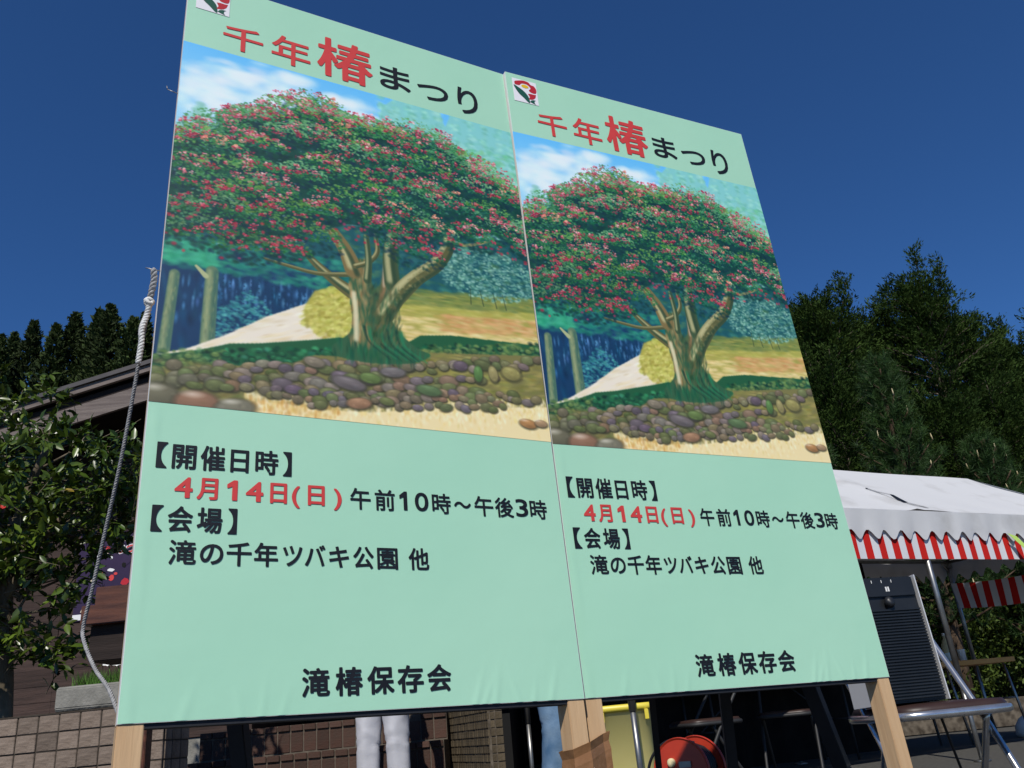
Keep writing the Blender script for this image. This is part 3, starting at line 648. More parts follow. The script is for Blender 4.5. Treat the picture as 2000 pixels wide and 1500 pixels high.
# ------------------------------------------------------------------ foliage builders
def clump_tris(C, N, size, rng, flat=.5, k=1, aspect=.45):
    """small pointed leaves: C centres, N preferred directions; returns V,F (two triangles each, folded)"""
    n = len(C); D = N + rng.normal(0, flat, (n, 3)); D /= np.linalg.norm(D, axis=1)[:, None] + 1e-9
    A = np.cross(D, rng.normal(0, 1, (n, 3))); A /= np.linalg.norm(A, axis=1)[:, None] + 1e-9
    L = size * rng.uniform(.6, 1.4, (n, 1)); Wd = L * aspect
    P0 = C - D * L * .5; P1 = C + A * Wd * .5; P2 = C + D * L * .5; P3 = C - A * Wd * .5
    V = np.stack([P0, P1, P2, P3], 1).reshape(-1, 3); F = np.arange(n * 4).reshape(n, 4)
    return V, F
def tube_arr(mb, pts, r0, r1, n=6):
    P = [Vector(p) for p in pts]; mb.tube(P, [r0 + (r1 - r0) * i / (len(P) - 1) for i in range(len(P))], n)
def cypress_mesh(seed, h, wd, leaders=5, nb=185):
    rng = np.random.default_rng(seed); rd = random.Random(seed); trunk = MB(); C = []; N = []
    top = np.array([rd.uniform(-.3, .3), rd.uniform(-.3, .3), h * .93])
    def tr(t): return np.array([top[0] * t ** 2 + .08 * math.sin(t * 6 + seed), top[1] * t ** 2, top[2] * t])
    tube_arr(trunk, [tr(t) for t in np.linspace(0, 1, 12)], .02 * h, .012, 8)
    def spray(p, d, L):
        """a drooping frond: a line of leaflets fanning from the twig"""
        m = max(12, int(84 * L)); t = rng.uniform(0, 1, m); s = np.cross(d, [0, 0, 1.]); s /= np.linalg.norm(s) + 1e-6
        w = rng.normal(0, .26, m) * L * (1.1 - t * .85)
        q = p + np.outer(t * L, d) + np.outer(w, s); q[:, 2] += -.30 * L * t ** 2 * .5 + rng.normal(0, .032, m)
        C.append(q); nn = d * 1. + np.outer(np.sign(w) * .45, s); nn[:, 2] += .25; N.append(nn)
    for i in range(nb):
        t = .10 + .88 * (i + rd.random()) / nb; az = i * 2.399 + rd.uniform(-.4, .4)
        prof = (1 - t) ** .62 * (.75 + .25 * math.sin(t * 9 + seed)) + .07
        L = wd * prof * rd.uniform(.62, 1.2); b = tr(t); up = .10 + .55 * t
        d = np.array([math.cos(az), math.sin(az), up]); d /= np.linalg.norm(d)
        pts = [b + d * L * s + np.array([0, 0, -.10 * L * s * s]) for s in np.linspace(0, 1, 5)]
        tube_arr(trunk, pts, .012 + .012 * L, .005, 4)
        for s in np.linspace(.22, 1., int(5 + L * 4.5)):
            p = b + d * L * s + np.array([0, 0, -.10 * L * s * s]); side = np.cross(d, [0, 0, 1.]) * rd.choice((-1, 1))
            dd = d * rd.uniform(.4, 1.) + side * rd.uniform(.1, .9) + np.array([0, 0, rd.uniform(-.2, .45)]); dd /= np.linalg.norm(dd)
            spray(p, dd, rd.uniform(.28, .62))
    for i in range(leaders):      # ragged tops
        az = i * 2 * PI / leaders + rd.uniform(-.4, .4); r = rd.uniform(.1, .34) * wd if i else 0.
        b = tr(.78); e = np.array([top[0] + r * 1.5 * math.cos(az), top[1] + r * 1.5 * math.sin(az), h * rd.uniform(.88, 1.0)])
        pts = [b + (e - b) * s for s in np.linspace(0, 1, 6)]; tube_arr(trunk, pts, .03, .005, 5)
        for s in np.linspace(.15, 1, 22):
            for _ in range(3):
                a2 = rd.uniform(0, 2 * PI); dd = np.array([math.cos(a2) * .8, math.sin(a2) * .8, rd.uniform(.5, 1.2)]); dd /= np.linalg.norm(dd)
                spray(b + (e - b) * s, dd, rd.uniform(.3, .62) * (1.15 - s * .55))
    C = np.concatenate(C); N = np.concatenate(N); N /= np.linalg.norm(N, axis=1)[:, None]
    V, F = clump_tris(C, N, .078, rng, .30, aspect=.30)
    return trunk, fast_mesh('cypress_crown', V, F)
def cedar_mesh(seed, wd):
    """ten-metre cedar: a spire of drooping clumps"""
    h = 10.; rng = np.random.default_rng(seed); C = []; N = []
    for i in range(330):
        t = .10 + .90 * (i / 330) ** .85; az = i * 2.4 + rng.uniform(-.5, .5)
        L = wd * ((1 - t) ** .78 * (.80 + .22 * math.sin(t * 17 + az * 3 + seed)) + .015) * rng.uniform(.6, 1.12)
        c = np.array([L * math.cos(az), L * math.sin(az), h * t - .10 * L]); m = 36; r = .07 + .36 * (1 - t)
        C.append(c + rng.normal(0, 1, (m, 3)) * np.array([r * .6, r * .6, r * .40])); d = np.array([math.cos(az), math.sin(az), .8]); N.append(np.repeat(d[None], m, 0))
    q = np.zeros((60, 3)); q[:, 2] = h * rng.uniform(.93, 1.0, 60); q[:, :2] = rng.normal(0, .07, (60, 2)); C.append(q); N.append(np.repeat(np.array([[0, 0, 1.]]), 60, 0))
    V, F = clump_tris(np.concatenate(C), np.concatenate(N), .21, rng, .55, aspect=.40)
    return fast_mesh('cedar_crown', V, F)
TR1 = MB().tube([(0, 0, -.6), (.03, 0, 3), (0, .02, 7)], [.2, .15, .06], 7)

# ------------------------------------------------------------------ conifers on the hillside to the left
rd = random.Random(3)
CED = [cedar_mesh(20 + i, 1.85 + .25 * (i % 3)) for i in range(4)]
trunkme = pym('cedar_trunk', TR1.v, TR1.f); trunkme.materials.append(M['bark'])
crest = [(5, 655), (68, 628), (112, 634), (150, 612), (196, 606), (218, 596), (262, 620), (30, 650), (285, 612), (330, 640), (-40, 640), (-90, 650), (400, 650)]
ced_spots = []
for px, py in crest:
    Y = rd.uniform(36, 40); p = at(px, py, Y); ced_spots.append((p.x, Y, p.z))
for row, Y0 in enumerate((33.5, 30, 26.8, 23.8, 21)):
    for k in range(24 if row in (0, 2) else 11):
        x = (-.86 + .052 * k + rd.uniform(-.018, .018) + (row % 2) * .026) * Y0; Y = Y0 + rd.uniform(-1, 1)
        ced_spots.append((x, Y, None))
fc = ['tall dark cedar on the hillside, its tip standing against the sky', 'dark cedar on the wooded slope behind the house roof']
for i, (x, y, zt) in enumerate(ced_spots):
    z0 = float(hill_h(np.array(x), np.array(y))) - .3
    me = CED[i % 4]; hh = 10.; s = (zt - z0) / 10. if zt else rd.uniform(.62, .82); s = max(.55, min(1.5, s))
    t = empty('cedar_tree', fc[0] if zt else fc[1], 'tree', (x, y, z0), rd.uniform(0, 6), 'cedars along the ridge' if zt else 'cedars on the wooded slope')
    t.scale = (s * rd.uniform(.9, 1.1), s * rd.uniform(.9, 1.1), s)
    link('crown', me, M['cedar'], t); link('trunk', trunkme, None, t)

# ------------------------------------------------------------------ cypresses, pines and bank on the right
CY = [cypress_mesh(1, 8.6, 2.3, 6), cypress_mesh(5, 7.6, 2.4, 5), cypress_mesh(9, 8.0, 2.1, 4)]
CYM = []
for tr_, cm in CY:
    tm = pym('cypress_trunk', tr_.v, tr_.f); tm.polygons.foreach_set('use_smooth', tr_.sm); tm.materials.append(M['bark']); CYM.append((tm, cm))
cyp = [(1572, 508, 15.5, 1, 'dense cypress with a thin bare-tipped leader, touching the edge of the signboard'),
       (1655, 552, 16.6, 2, 'rounded dark cypress filling the gap between two taller ragged cypresses'),
       (1752, 478, 16.0, 0, 'tallest cypress with several ragged pointed tops above the tent'),
       (1848, 560, 16.4, 1, 'cypress with one long branch reaching out to the side under the sky'),
       (1940, 612, 17.6, 2, 'lower cypress on the wooded bank, beside the cypress with the outreaching branch'),
       (2040, 590, 18.6, 0, 'pale olive cypress at the end of the row on the bank'),
       (1522, 535, 17.0, 2, 'cypress standing behind the signboard, at the house end of the row'),
       (1800, 700, 13.6, 1, 'short bushy cypress in front of the tall row, behind the tent roof'),
       (1910, 720, 14.2, 2, 'short bushy cypress behind the tent gable'),
       (1610, 640, 14.4, 0, 'short full cypress in front of the dense cypress, close to the signboard edge'),
       (1700, 570, 18.4, 1, 'cypress half hidden between the rounded one and the tallest one'),
       (1990, 700, 15.0, 1, 'short full cypress in front of the lower cypress, past the tent gable'),
       (1890, 610, 18.8, 0, 'cypress half hidden behind the one with the outreaching branch')]
for i, (px, py, Y, k, lab) in enumerate(cyp):
    p = at(px, py, Y); z0 = .4 if Y < 15 else .9; h = (8.8, 7.8, 8.1)[k]; s = (p.z - z0) / h
    t = empty('cypress_tree', lab, 'tree', (p.x, Y, z0 - .3), .7 * i + .4, 'cypresses on the bank behind the tent'); t.scale = (max(s, .8), max(s, .8), s)
    link('trunk', CYM[k][0], None, t); link('crown', CYM[k][1], M['cypress'], t)
def pine_mesh(seed, h, wd, n=90):
    rng = np.random.default_rng(seed); rd = random.Random(seed); tr = MB(); V = []; cand = MB()
    tube_arr(tr, [(.05 * math.sin(z * 1.3), .04 * math.cos(z), z) for z in np.linspace(0, h * .95, 9)], .10, .02, 8)
    def tuft(p, d, L, m=46):
        a = rng.normal(0, .62, (m, 3)) + d * .75; a /= np.linalg.norm(a, axis=1)[:, None]; l = L * rng.uniform(.7, 1.15, (m, 1))
        w = np.cross(a, rng.normal(0, 1, (m, 3))); w /= np.linalg.norm(w, axis=1)[:, None]
        b = p + d * rng.uniform(-.10, .05, (m, 1))
        V.append(np.stack([b - w * .0035, b + w * .0035, b + a * l], 1).reshape(-1, 3))
    for i in range(n):
        t = .2 + .8 * (i + rd.random()) / n; az = i * 2.4; L = wd * (1.08 - t) ** .7 * rd.uniform(.6, 1.1); d = np.array([math.cos(az), math.sin(az), .35 + .5 * t]); d /= np.linalg.norm(d); b = np.array([0, 0, h * .92 * t])
        tube_arr(tr, [b, b + d * L * .55 - np.array([0, 0, .03]), b + d * L], .022, .008, 5)
        for s in np.linspace(.35, 1, 5):
            for _ in range(2): tuft(b + d * L * s + rng.normal(0, .07, 3), (d * .5 + np.array([0, 0, .6]) + rng.normal(0, .3, 3)), .135)
        if rd.random() < .26:
            e = b + d * L; u = np.array([rd.uniform(-.12, .12), rd.uniform(-.12, .12), 1.]); l = rd.uniform(.06, .12)
            cand.tube([e, e + u * l * .5, e + u * l], [.011, .009, .003], 6)
    V = np.concatenate(V); return tr, fast_mesh('pine_needles', V, np.arange(len(V)).reshape(-1, 3)), cand
for j, (px, py, Y, wd, sd_, lab) in enumerate(((1690, 632, 11.9, 1.15, 2, 'young pine with pale upright candles in front of the tallest cypress'), (1895, 800, 12.4, 1.25, 6, 'young pine with candles peeping over the tent ridge end'), (1560, 800, 12.6, 1.1, 8, 'young pine close behind the signboard edge'))):
    p = at(px, py, Y); h = p.z - .5
    tr_, nm, cd = pine_mesh(sd_, h, wd)
    t = empty('pine_tree', lab, 'tree', (p.x, Y, .2), j * 1.3, 'young pines behind the tent')
    tr_.build('trunk', M['bark_red'], t); link('needles', nm, M['pine'], t); tag(cd.build('candles', M['candle'], t), kind='stuff')
def bush(loc, rx, ry, rz, n, size, m, name, lab, cat, seed, group=None, aspect=.5):
    rng = np.random.default_rng(seed); d = rng.normal(0, 1, (n, 3)); d /= np.linalg.norm(d, axis=1)[:, None]
    lump = 1 + .16 * np.sin(d[:, 0] * 5 + seed) + .14 * np.sin(d[:, 1] * 7 + d[:, 2] * 6 + seed * 2)
    r = (rng.uniform(.0, 1, n) ** .33 * lump)[:, None]; C = d * r * np.array([rx, ry, rz]) + np.array([0, 0, rz * .82])
    C = C[C[:, 2] > .02]; nn = np.repeat(np.array([[0, -.5, .6]]), len(C), 0)
    V, F = clump_tris(C, nn, size, rng, .8, aspect=aspect)
    t = empty(name, lab, cat, loc, 0, group); link('foliage', fast_mesh('foliage', V, F), m, t)
    mb = MB()
    for k in range(5): a = k * 1.26; tube_arr(mb, [(0, 0, -.05), (rx * .25 * math.cos(a), ry * .25 * math.sin(a), rz * .7), (rx * .5 * math.cos(a), ry * .5 * math.sin(a), rz * 1.3)], .03, .008, 5)
    mb.build('stem', M['bark'], t); return t
for i, (x, y, rx, rz, lab) in enumerate(((5.6, 12.6, 1.1, .95, 'sunlit green shrub on the bank behind the folding table'), (7.3, 12.9, 1.3, 1.1, 'broad sunlit shrub beside the retaining kerb, past the folding table'), (3.9, 13.3, 1.2, .8, 'low shrub on the bank behind the added shade sheet of the tent'), (8.9, 13.0, 1.2, 1.0, 'sunlit shrub at the end of the retaining kerb'))):
    bush((x, y, .25), rx, .7, rz, 11000, .062, M['bush'], 'bank_shrub', lab, 'shrub', 40 + i, 'shrubs on the bank')
o = box('retaining_kerb', (2.6, 11.75, 0), (10.5, 12.0, .34), M['mortar2'], None, .015); tag(o, 'low concrete retaining kerb at the foot of the planted bank', 'wall')

# ------------------------------------------------------------------ the house
HY = 9.3; RY = 8.45
def rake_z(x): return 4.20 + (x + 5.62) * .243 if x < -1.2 else 4.20 + 4.42 * .243 - (x + 1.2) * .243
hs_ = empty('wooden_house', 'dark brown boarded house with a low gable roof behind the camellia', 'house', (-3.5, HY, 0))
def HP(p): return Vector(p) - Vector((-3.5, HY, 0))
XL, XR = -10.5, 2.4
def sl(name, x0, x1, y0, y1, dz0, dz1, m):
    mb = MB()
    V = [(x, y, rake_z(x) + dz) for dz in (dz0, dz1) for y in (y0, y1) for x in (x0, x1)]
    V = [HP(v) for v in V]
    mb.add(V, [(0, 1, 3, 2), (4, 6, 7, 5), (0, 4, 5, 1), (2, 3, 7, 6), (0, 2, 6, 4), (1, 5, 7, 3)]); return mb.build(name, m, hs_)
for x0, x1 in ((XL, -1.2), (-1.2, XR)):
    sl('roof', x0, x1, RY - .06, 17., 0, .05, M['roof_metal'])
    sl('eave_trim', x0, x1, RY - .03, RY + .012, -.075, -.001, M['fascia'])
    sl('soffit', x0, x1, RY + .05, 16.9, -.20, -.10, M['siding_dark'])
    sl('barge_board', x0, x1, RY + .013, RY + .05, -.40, -.20, M['fascia'])
z = .74; k = 0
while z < 5.0:
    z1 = z + .16
    segs = [(-9.4, -3.0), (-.95, -.3)] if z < 2.4 else ([(-9.4, -.3)] if z < 2.55 else [(-9.4, 2.0)])
    for a, b in segs:
        zz = z1 - 4.20 + .42
        lim = -5.62 + zz / .243; a2 = max(a, lim + .15); b2 = min(b, -2.4 - lim - .2)
        if b2 - a2 < .3: continue
        n = max(1, int((b2 - a2) / 2.4 + .5))
        for q in range(n):
            xa = a2 + (b2 - a2) * q / n + .002; xb = a2 + (b2 - a2) * (q + 1) / n - .002
            off = .004 * ((k * 7) % 3); k += 1
            MB().box(HP((xa, HY - .02 - off, z + .003)), HP((xb, HY + .03, z1 + .012))).build('siding_plank', M['siding'], hs_)
    z = z1
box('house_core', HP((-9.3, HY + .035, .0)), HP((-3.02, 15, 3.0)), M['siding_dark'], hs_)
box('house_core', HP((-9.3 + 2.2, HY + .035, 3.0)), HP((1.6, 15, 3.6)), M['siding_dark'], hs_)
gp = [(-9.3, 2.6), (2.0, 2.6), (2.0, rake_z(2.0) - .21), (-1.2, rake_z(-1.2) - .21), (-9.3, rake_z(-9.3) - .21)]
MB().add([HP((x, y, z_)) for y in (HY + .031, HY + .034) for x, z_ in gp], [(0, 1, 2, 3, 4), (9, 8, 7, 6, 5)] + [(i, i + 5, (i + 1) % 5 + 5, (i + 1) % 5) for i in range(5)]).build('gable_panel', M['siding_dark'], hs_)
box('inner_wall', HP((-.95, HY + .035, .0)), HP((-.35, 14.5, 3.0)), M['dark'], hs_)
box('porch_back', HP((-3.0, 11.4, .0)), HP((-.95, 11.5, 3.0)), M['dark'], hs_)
box('dark_recess_back', HP((-.34, 14.3, .0)), HP((2.3, 14.45, 3.2)), M['dark'], hs_)  # invented recess, made deep so the opening stays dark
box('dark_recess_side', HP((2.2, HY + .03, 0)), HP((2.3, 14.25, 3.2)), M['dark'], hs_)
box('shade_lintel', HP((-.3, HY - .05, 2.38)), HP((2.2, HY + .06, 2.58)), M['siding_dark'], hs_)  # added low beam that keeps the sun out of the recess
for x0, x1 in ((-2.9, -2.05), (-1.95, -1.1)):
    d = box('door', HP((x0, 11.3, .8)), HP((x1, 11.36, 2.7)), M['siding_dark'], hs_); box('handle', HP((x1 - .12, 11.26, 1.6)), HP((x1 - .09, 11.3, 1.8)), M['steel'], d)
box('plinth', HP((-9.3, HY - .01, 0)), HP((-3.02, HY + .03, .735)), M['concrete'], hs_)

# brick steps to the porch
st = empty('brick_steps', 'red-brown brick steps up to the dark porch behind the man in grey', 'steps', (-2, 7.8, 0))
def SP(p): return Vector(p) - Vector((-2, 7.8, 0))
SX0, SX1 = -3.05, -.86
levels = [(7.40, .27), (7.70, .50), (8.0, .735)]
for i, (y, zt) in enumerate(levels):
    y1 = levels[i + 1][0] - .001 if i < 2 else 11.25
    box('step_core', SP((SX0, y + .006, 0)), SP((SX1, y1, zt - .006)), M['mortar3'], st)
brm = MB().box((0, 0, 0), (.106, .05, .158)).build('tmp', M['brick'], None, None, .003); BR1 = brm.data; bpy.data.objects.remove(brm)
brm = MB().box((0, -.014, 0), (.106, .10, .05)).build('tmp', M['brick'], None, None, .005); BR2 = brm.data; bpy.data.objects.remove(brm)
rr = random.Random(5)
for i, (y, zt) in enumerate(levels):
    n = 19; wdt = (SX1 - SX0) / n
    for k in range(n):
        x = SX0 + wdt * k + .004
        o = link('brick', BR1, None, st, SP((x, y + rr.uniform(-.002, .003), zt - .227))); o.rotation_euler = (0, rr.uniform(-.008, .008), 0)
        if not (i == 2 and rr.random() < .12):
            o = link('brick', BR2, None, st, SP((x, y + rr.uniform(-.004, .004), zt - .056 + rr.uniform(-.004, .002)))); o.rotation_euler = (rr.uniform(-.02, .02), rr.uniform(-.02, .02), 0)

# tiled garden wall on the left
def tile_wall(name, label, p0, p1, h, th, tw, tht, tm, mm, top=True, back=False):
    p0, p1 = Vector(p0), Vector(p1); d = p1 - p0; L = d.length; yaw = math.atan2(d.y, d.x)
    t = empty(name, label, 'wall', p0, yaw)
    box('wall_core', (.004, .006, 0), (L - .004, th - .006, h - .004), mm, t)
    nx, nz = max(1, round(L / tw)), max(1, round(h / tht)); a, b = L / nx, h / nz
    r = random.Random(int(L * 1000)); g = .004
    bo = MB().box((0, 0, 0), (a - 2 * g, .02, b - 2 * g)).build('tmp', tm, None, None, .0025); me = bo.data; bpy.data.objects.remove(bo)
    for i in range(nx):
        for j in range(nz):
            o = link('tile', me, None, t, (i * a + g, r.uniform(-.0035, .0025), j * b + g)); o.rotation_euler = (r.uniform(-.006, .006), 0, r.uniform(-.006, .006))
    ne = max(1, round(th / tw)); ae = (th - .004) / ne
    be = MB().box((0, 0, 0), (.02, ae - 2 * g, b - 2 * g)).build('tmp', tm, None, None, .0025); me2 = be.data; bpy.data.objects.remove(be)
    for q in range(ne):
        for j in range(nz):
            link('tile', me2, None, t, (L - .018 + r.uniform(-.002, .002), q * ae + g + .022 * (q == 0), j * b + g)).scale = (1, (ae - 2 * g - .022) / (ae - 2 * g) if q == 0 else 1, 1)
            if back: link('tile', me2, None, t, (-.003 + r.uniform(-.002, .002), q * ae + g + .022 * (q == 0), j * b + g)).scale = (1, (ae - 2 * g - .022) / (ae - 2 * g) if q == 0 else 1, 1)
    if top: box('coping', (-.003, -.002, h - .003), (L, th, h + .006), mm, t)
    return t
tile_wall('tiled_garden_wall', 'grey-brown tiled garden wall carrying a concrete planter', (-4.6, 5.62, 0), (-2.30, 5.45, 0), .855, .34, .135, .107, M['tile'], M['mortar'])
tile_wall('tiled_cheek_wall', 'mossy tiled wall flanking the brick steps beside the dark opening', (-1.02, 8.62, 0), (-.44, 7.0, 0), .72, .13, .062, .06, M['tile2'], M['mortar2'], back=True)

# planter with grass and white flowers
pl = empty('concrete_planter', 'weathered concrete planter with grass and white flowers on the tiled wall', 'planter', (-2.55, 5.62, .861))
mb = MB(); Lp = .66
prof = [(-.10, 0), (.10, 0), (.115, .02), (.115, .135), (.095, .15), (-.095, .15), (-.115, .135), (-.115, .02)]
V = [(x, y, z) for x in (-.47, .40) for y, z in prof]; n = len(prof)
mb.add(V, [tuple(range(n)), tuple(range(2 * n - 1, n - 1, -1))] + [(k, k + n, (k + 1) % n + n, (k + 1) % n) for k in range(n)])
mb.build('trough', M['concrete'], pl, None, .006)
MB().lathe([(.0, .012), (.026, .010), (.032, 0), (.032, -.01)], 18, (.02, -.118, .075), Matrix.Rotation(PI / 2, 3, 'X')).build('round_boss', M['white_edge'], pl)
rng = np.random.default_rng(4); n = 1500
C = np.stack([rng.uniform(-.40, .36, n), rng.uniform(-.08, .08, n), np.full(n, .15)], 1); Dv = rng.normal(0, .3, (n, 3)); Dv[:, 2] = 1; Lg = rng.uniform(.04, .11, (n, 1))
Wv = np.cross(Dv, rng.normal(0, 1, (n, 3))); Wv /= np.linalg.norm(Wv, axis=1)[:, None]
V = np.stack([C - Wv * .002, C + Wv * .002, C + Dv * Lg], 1).reshape(-1, 3)
tag(link('grass', fast_mesh('grass', V, np.arange(n * 3).reshape(-1, 3)), M['grass'], pl), kind='stuff')
for fx, fz, fm in ((-.17, .27, 'petal_white'), (-.11, .265, 'petal_white'), (.06, .25, 'petal_white'), (.05, .42, 'petal_gold')):
    f = MB().tube([(fx + .02, -.06, .14), (fx, -.08, fz)], .003, 5).build('stem', M['grass'], pl)
    q = MB()
    for k in range(8):
        a = k * PI / 4; c, s = math.cos(a), math.sin(a)
        q.add([(fx, -.085, fz), (fx + .03 * c - .012 * s, -.092, fz + .017 * s + .009 * c + .004), (fx + .042 * c, -.094, fz + .024 * s + .004), (fx + .03 * c + .012 * s, -.092, fz + .017 * s - .009 * c + .004)], [(0, 1, 2, 3)])
    q.build('flower', M[fm], f)

# roofed wooden notice case behind the first board
nb = empty('wooden_notice_case', 'oiled brown wooden notice case with a thick plank top, half behind the signboard', 'notice board', (-1.90, 4.1, 0))
box('plank', (-.225, .035, 1.245), (.34, .27, 1.335), M['oiled_wood'], nb, .004)
box('plank', (-.260, -.02, 1.150), (.375, .30, 1.2405), M['oiled_wood'], nb, .004)
box('case_body', (-.23, .03, .985), (.345, .27, 1.149), M['siding_dark'], nb, .003)
box('post', (-.025, .10, 0), (.045, .17, .984), M['oiled_wood'], nb, .003)

# purple poster on the house wall
pos = empty('purple_poster', 'purple festival poster with red and white lettering on the house wall', 'poster', (-4.99, HY - .032, 2.02))
box('sheet', (0, -.004, 0), (.80, .0, .95), M['purple'], pos)
_tc = bpy.data.curves.new('type', 'FONT'); _to = bpy.data.objects.new('type', _tc); COL.objects.link(_to)
link('lettering', letters('poster line', [('愛', .36, .405), ('宕', .413, .458), ('山', .466, .511), ('子', .519, .564), ('供', .572, .617)], .835, .885, .03, y=-.0056), M['ink_cream'], pos)
link('lettering', letters('poster white', [('つ', .42, .52), ('つ', .52, .64)], .69, .80, .10, y=-.0056, ref='つ'), M['ink_white'], pos)
link('lettering', letters('poster red', [('つ', .43, .51), ('つ', .53, .63)], .70, .79, .05, y=-.0068, ref='つ'), M['ink_red'], pos)
bpy.data.objects.remove(_to)
rng = np.random.default_rng(12)
for i in range(36):
    x, z_ = rng.uniform(.16, .72), rng.uniform(.16, .62); w_, h_ = rng.uniform(.02, .06), rng.uniform(.015, .05); a0 = rng.uniform(0, 6)
    if i < 8: x, z_ = .22 + .025 * i, .66 + rng.uniform(0, .12)
    pts = [(x + w_ * math.cos(a0 + a) * rng.uniform(.6, 1), z_ + h_ * math.sin(a0 + a) * rng.uniform(.6, 1)) for a in np.linspace(0, 2 * PI, 8)[:-1]]
    link('photo_patch', flat('patch', pts, -.0052 - i * .0001), M[['ink_white', 'logo_red', 'purple', 'ink_cream', 'ink_red', 'dark'][i % 6]], pos)
link('caption_strip', flat('strip', [(.0, .01), (.20, .01), (.20, .07), (.0, .07)], -.0095), M['ink_white'], pos)
link('gold_mark', flat('mark', [(.08, .09), (.18, .09), (.18, .13), (.10, .14)], -.0095), M['ink_cream'], pos)

# ------------------------------------------------------------------ camellia tree
CO = np.array([-3.80, 6.25, 0.]); K = 1.326
ca = empty('camellia_tree', 'glossy camellia tree with a few red flowers behind the tiled garden wall', 'tree', tuple(CO))
def CP(p): return Vector(p) - Vector(tuple(CO))
def CK(p): return (p[0] * K, p[1] + 1.5, .5 + (p[2] - .5) * K)
rd = random.Random(11); rng = np.random.default_rng(11)
tb = MB()
tb.tube([CP(p) for p in catmull([(-3.80, 6.25, 0), (-3.79, 6.24, .9), (-3.87, 6.2, 1.8), (-3.83, 6.2, 2.3), (-3.78, 6.2, 2.6), (-3.66, 6.15, 2.85), (-3.6, 6.1, 3.05)], 4)], list(np.linspace(.085, .012, 25)), 10)
tb.tube([CP(p) for p in catmull([(-3.87, 6.2, 1.7), (-3.6, 6.1, 2.1), (-3.3, 6.05, 2.35), (-3.05, 6., 2.5)], 4)], list(np.linspace(.04, .012, 13)), 8)
tb.build('trunk', M['bark_pale'], ca)
blobs = [((-2.62, 4.6, 2.05), (.66, .6, .34), 215), ((-2.70, 4.5, 1.78), (.74, .6, .28), 215), ((-3.15, 4.7, 2.30), (.52, .5, .34), 90), ((-2.93, 4.7, 2.58), (.30, .4, .22), 42), ((-2.36, 4.5, 1.95), (.26, .4, .36), 62), ((-2.98, 4.6, 1.80), (.45, .5, .34), 110),
         ((-2.78, 4.4, 1.50), (.62, .5, .15), 74), ((-2.42, 4.5, 1.66), (.30, .4, .12), 14), ((-2.62, 4.4, 1.16), (.34, .35, .10), 34), ((-2.40, 4.6, 1.08), (.20, .3, .09), 18), ((-3.2, 4.5, 1.5), (.3, .4, .3), 46), ((-2.95, 4.5, 1.25), (.22, .3, .10), 14), ((-2.52, 4.6, 1.38), (.16, .3, .08), 12)]
leafV = np.array([(0, 0, 0), (.26, .20, .03), (.26, 0, -.03), (.26, -.20, .03), (.62, .19, .02), (.62, 0, -.05), (.62, -.19, .02), (1., 0, -.12)])
leafF = [(0, 2, 1), (0, 3, 2), (1, 2, 5, 4), (2, 3, 6, 5), (4, 5, 7), (5, 6, 7)]
twg = MB(); leaves = []
for c, r, n in blobs:
    c = np.array(CK(c)); r = np.array(r) * K
    for _ in range(n):
        d = rng.normal(0, 1, 3); d /= np.linalg.norm(d); q = c + d * r * rng.uniform(.2, 1) ** .4
        if q[0] > -3.32 and 1.62 < q[2] < 2.28 and rng.random() < .6: continue
        tw = np.array([rng.normal(.25, .5), rng.normal(-.35, .4), rng.normal(.15, .4)]); tw /= np.linalg.norm(tw); Lt = rng.uniform(.10, .24)
        s = q - tw * Lt * 1.1
        if rng.random() < .5: twg.tube([CP(s), CP(q)], [.003, .0015], 4, False)
        if rng.random() < .05: base = np.array([-3.75, 6.2, min(2.8, max(1.6, s[2] - .25))]); mid = (base + s) / 2 + rng.normal(0, .10, 3); twg.tube([CP(base), CP(mid), CP(s)], [.012, .008, .004], 5, False)
        for k in range(rng.integers(7, 11)):
            p = s + (q - s) * rng.uniform(.2, 1.1); ax = tw * rng.uniform(.1, .9) + rng.normal(0, .65, 3) + np.array([0, -.15, -.15]); ax /= np.linalg.norm(ax)
            nrm = np.array([0, -.45, .85]) + rng.normal(0, .42, 3); sd_ = np.cross(nrm, ax); sd_ /= np.linalg.norm(sd_); nn = np.cross(ax, sd_)
            leaves.append((p, ax, sd_, nn, rng.uniform(.068, .105)))
tag(twg.build('twigs', M['bark_pale'], ca), kind='stuff')
lm = pym('leaf', leafV, leafF); lm.materials.append(M['leaf']); ly = pym('leaf_yellow', leafV, leafF); ly.materials.append(M['leaf_yellow'])
for me_ in (lm, ly): me_.polygons.foreach_set('use_smooth', [True] * len(me_.polygons))
# the leaves nearest the viewer are single pieces, the rest one mass
leaves.sort(key=lambda l: l[0][1])
single = leaves[:280]; rest = leaves[280:]
for i, (p, ax, sd_, nn, L) in enumerate(single):
    o = link('leaf', ly if i % 33 == 7 else lm, None, ca); p = p - CO
    o.matrix_basis = Matrix(((ax[0] * L, sd_[0] * L, nn[0] * L, p[0]), (ax[1] * L, sd_[1] * L, nn[1] * L, p[1]), (ax[2] * L, sd_[2] * L, nn[2] * L, p[2]), (0, 0, 0, 1)))
V = []; F = []
for i, (p, ax, sd_, nn, L) in enumerate(rest):
    b = len(V); P = p + L * (leafV[:, :1] * ax + leafV[:, 1:2] * sd_ + leafV[:, 2:] * nn) - CO
    V += [tuple(v) for v in P]; F += [tuple(b + j for j in f) for f in leafF]
tag(link('leaves', pym('leaves', V, F), M['leaf'], ca, smooth=True), kind='stuff')
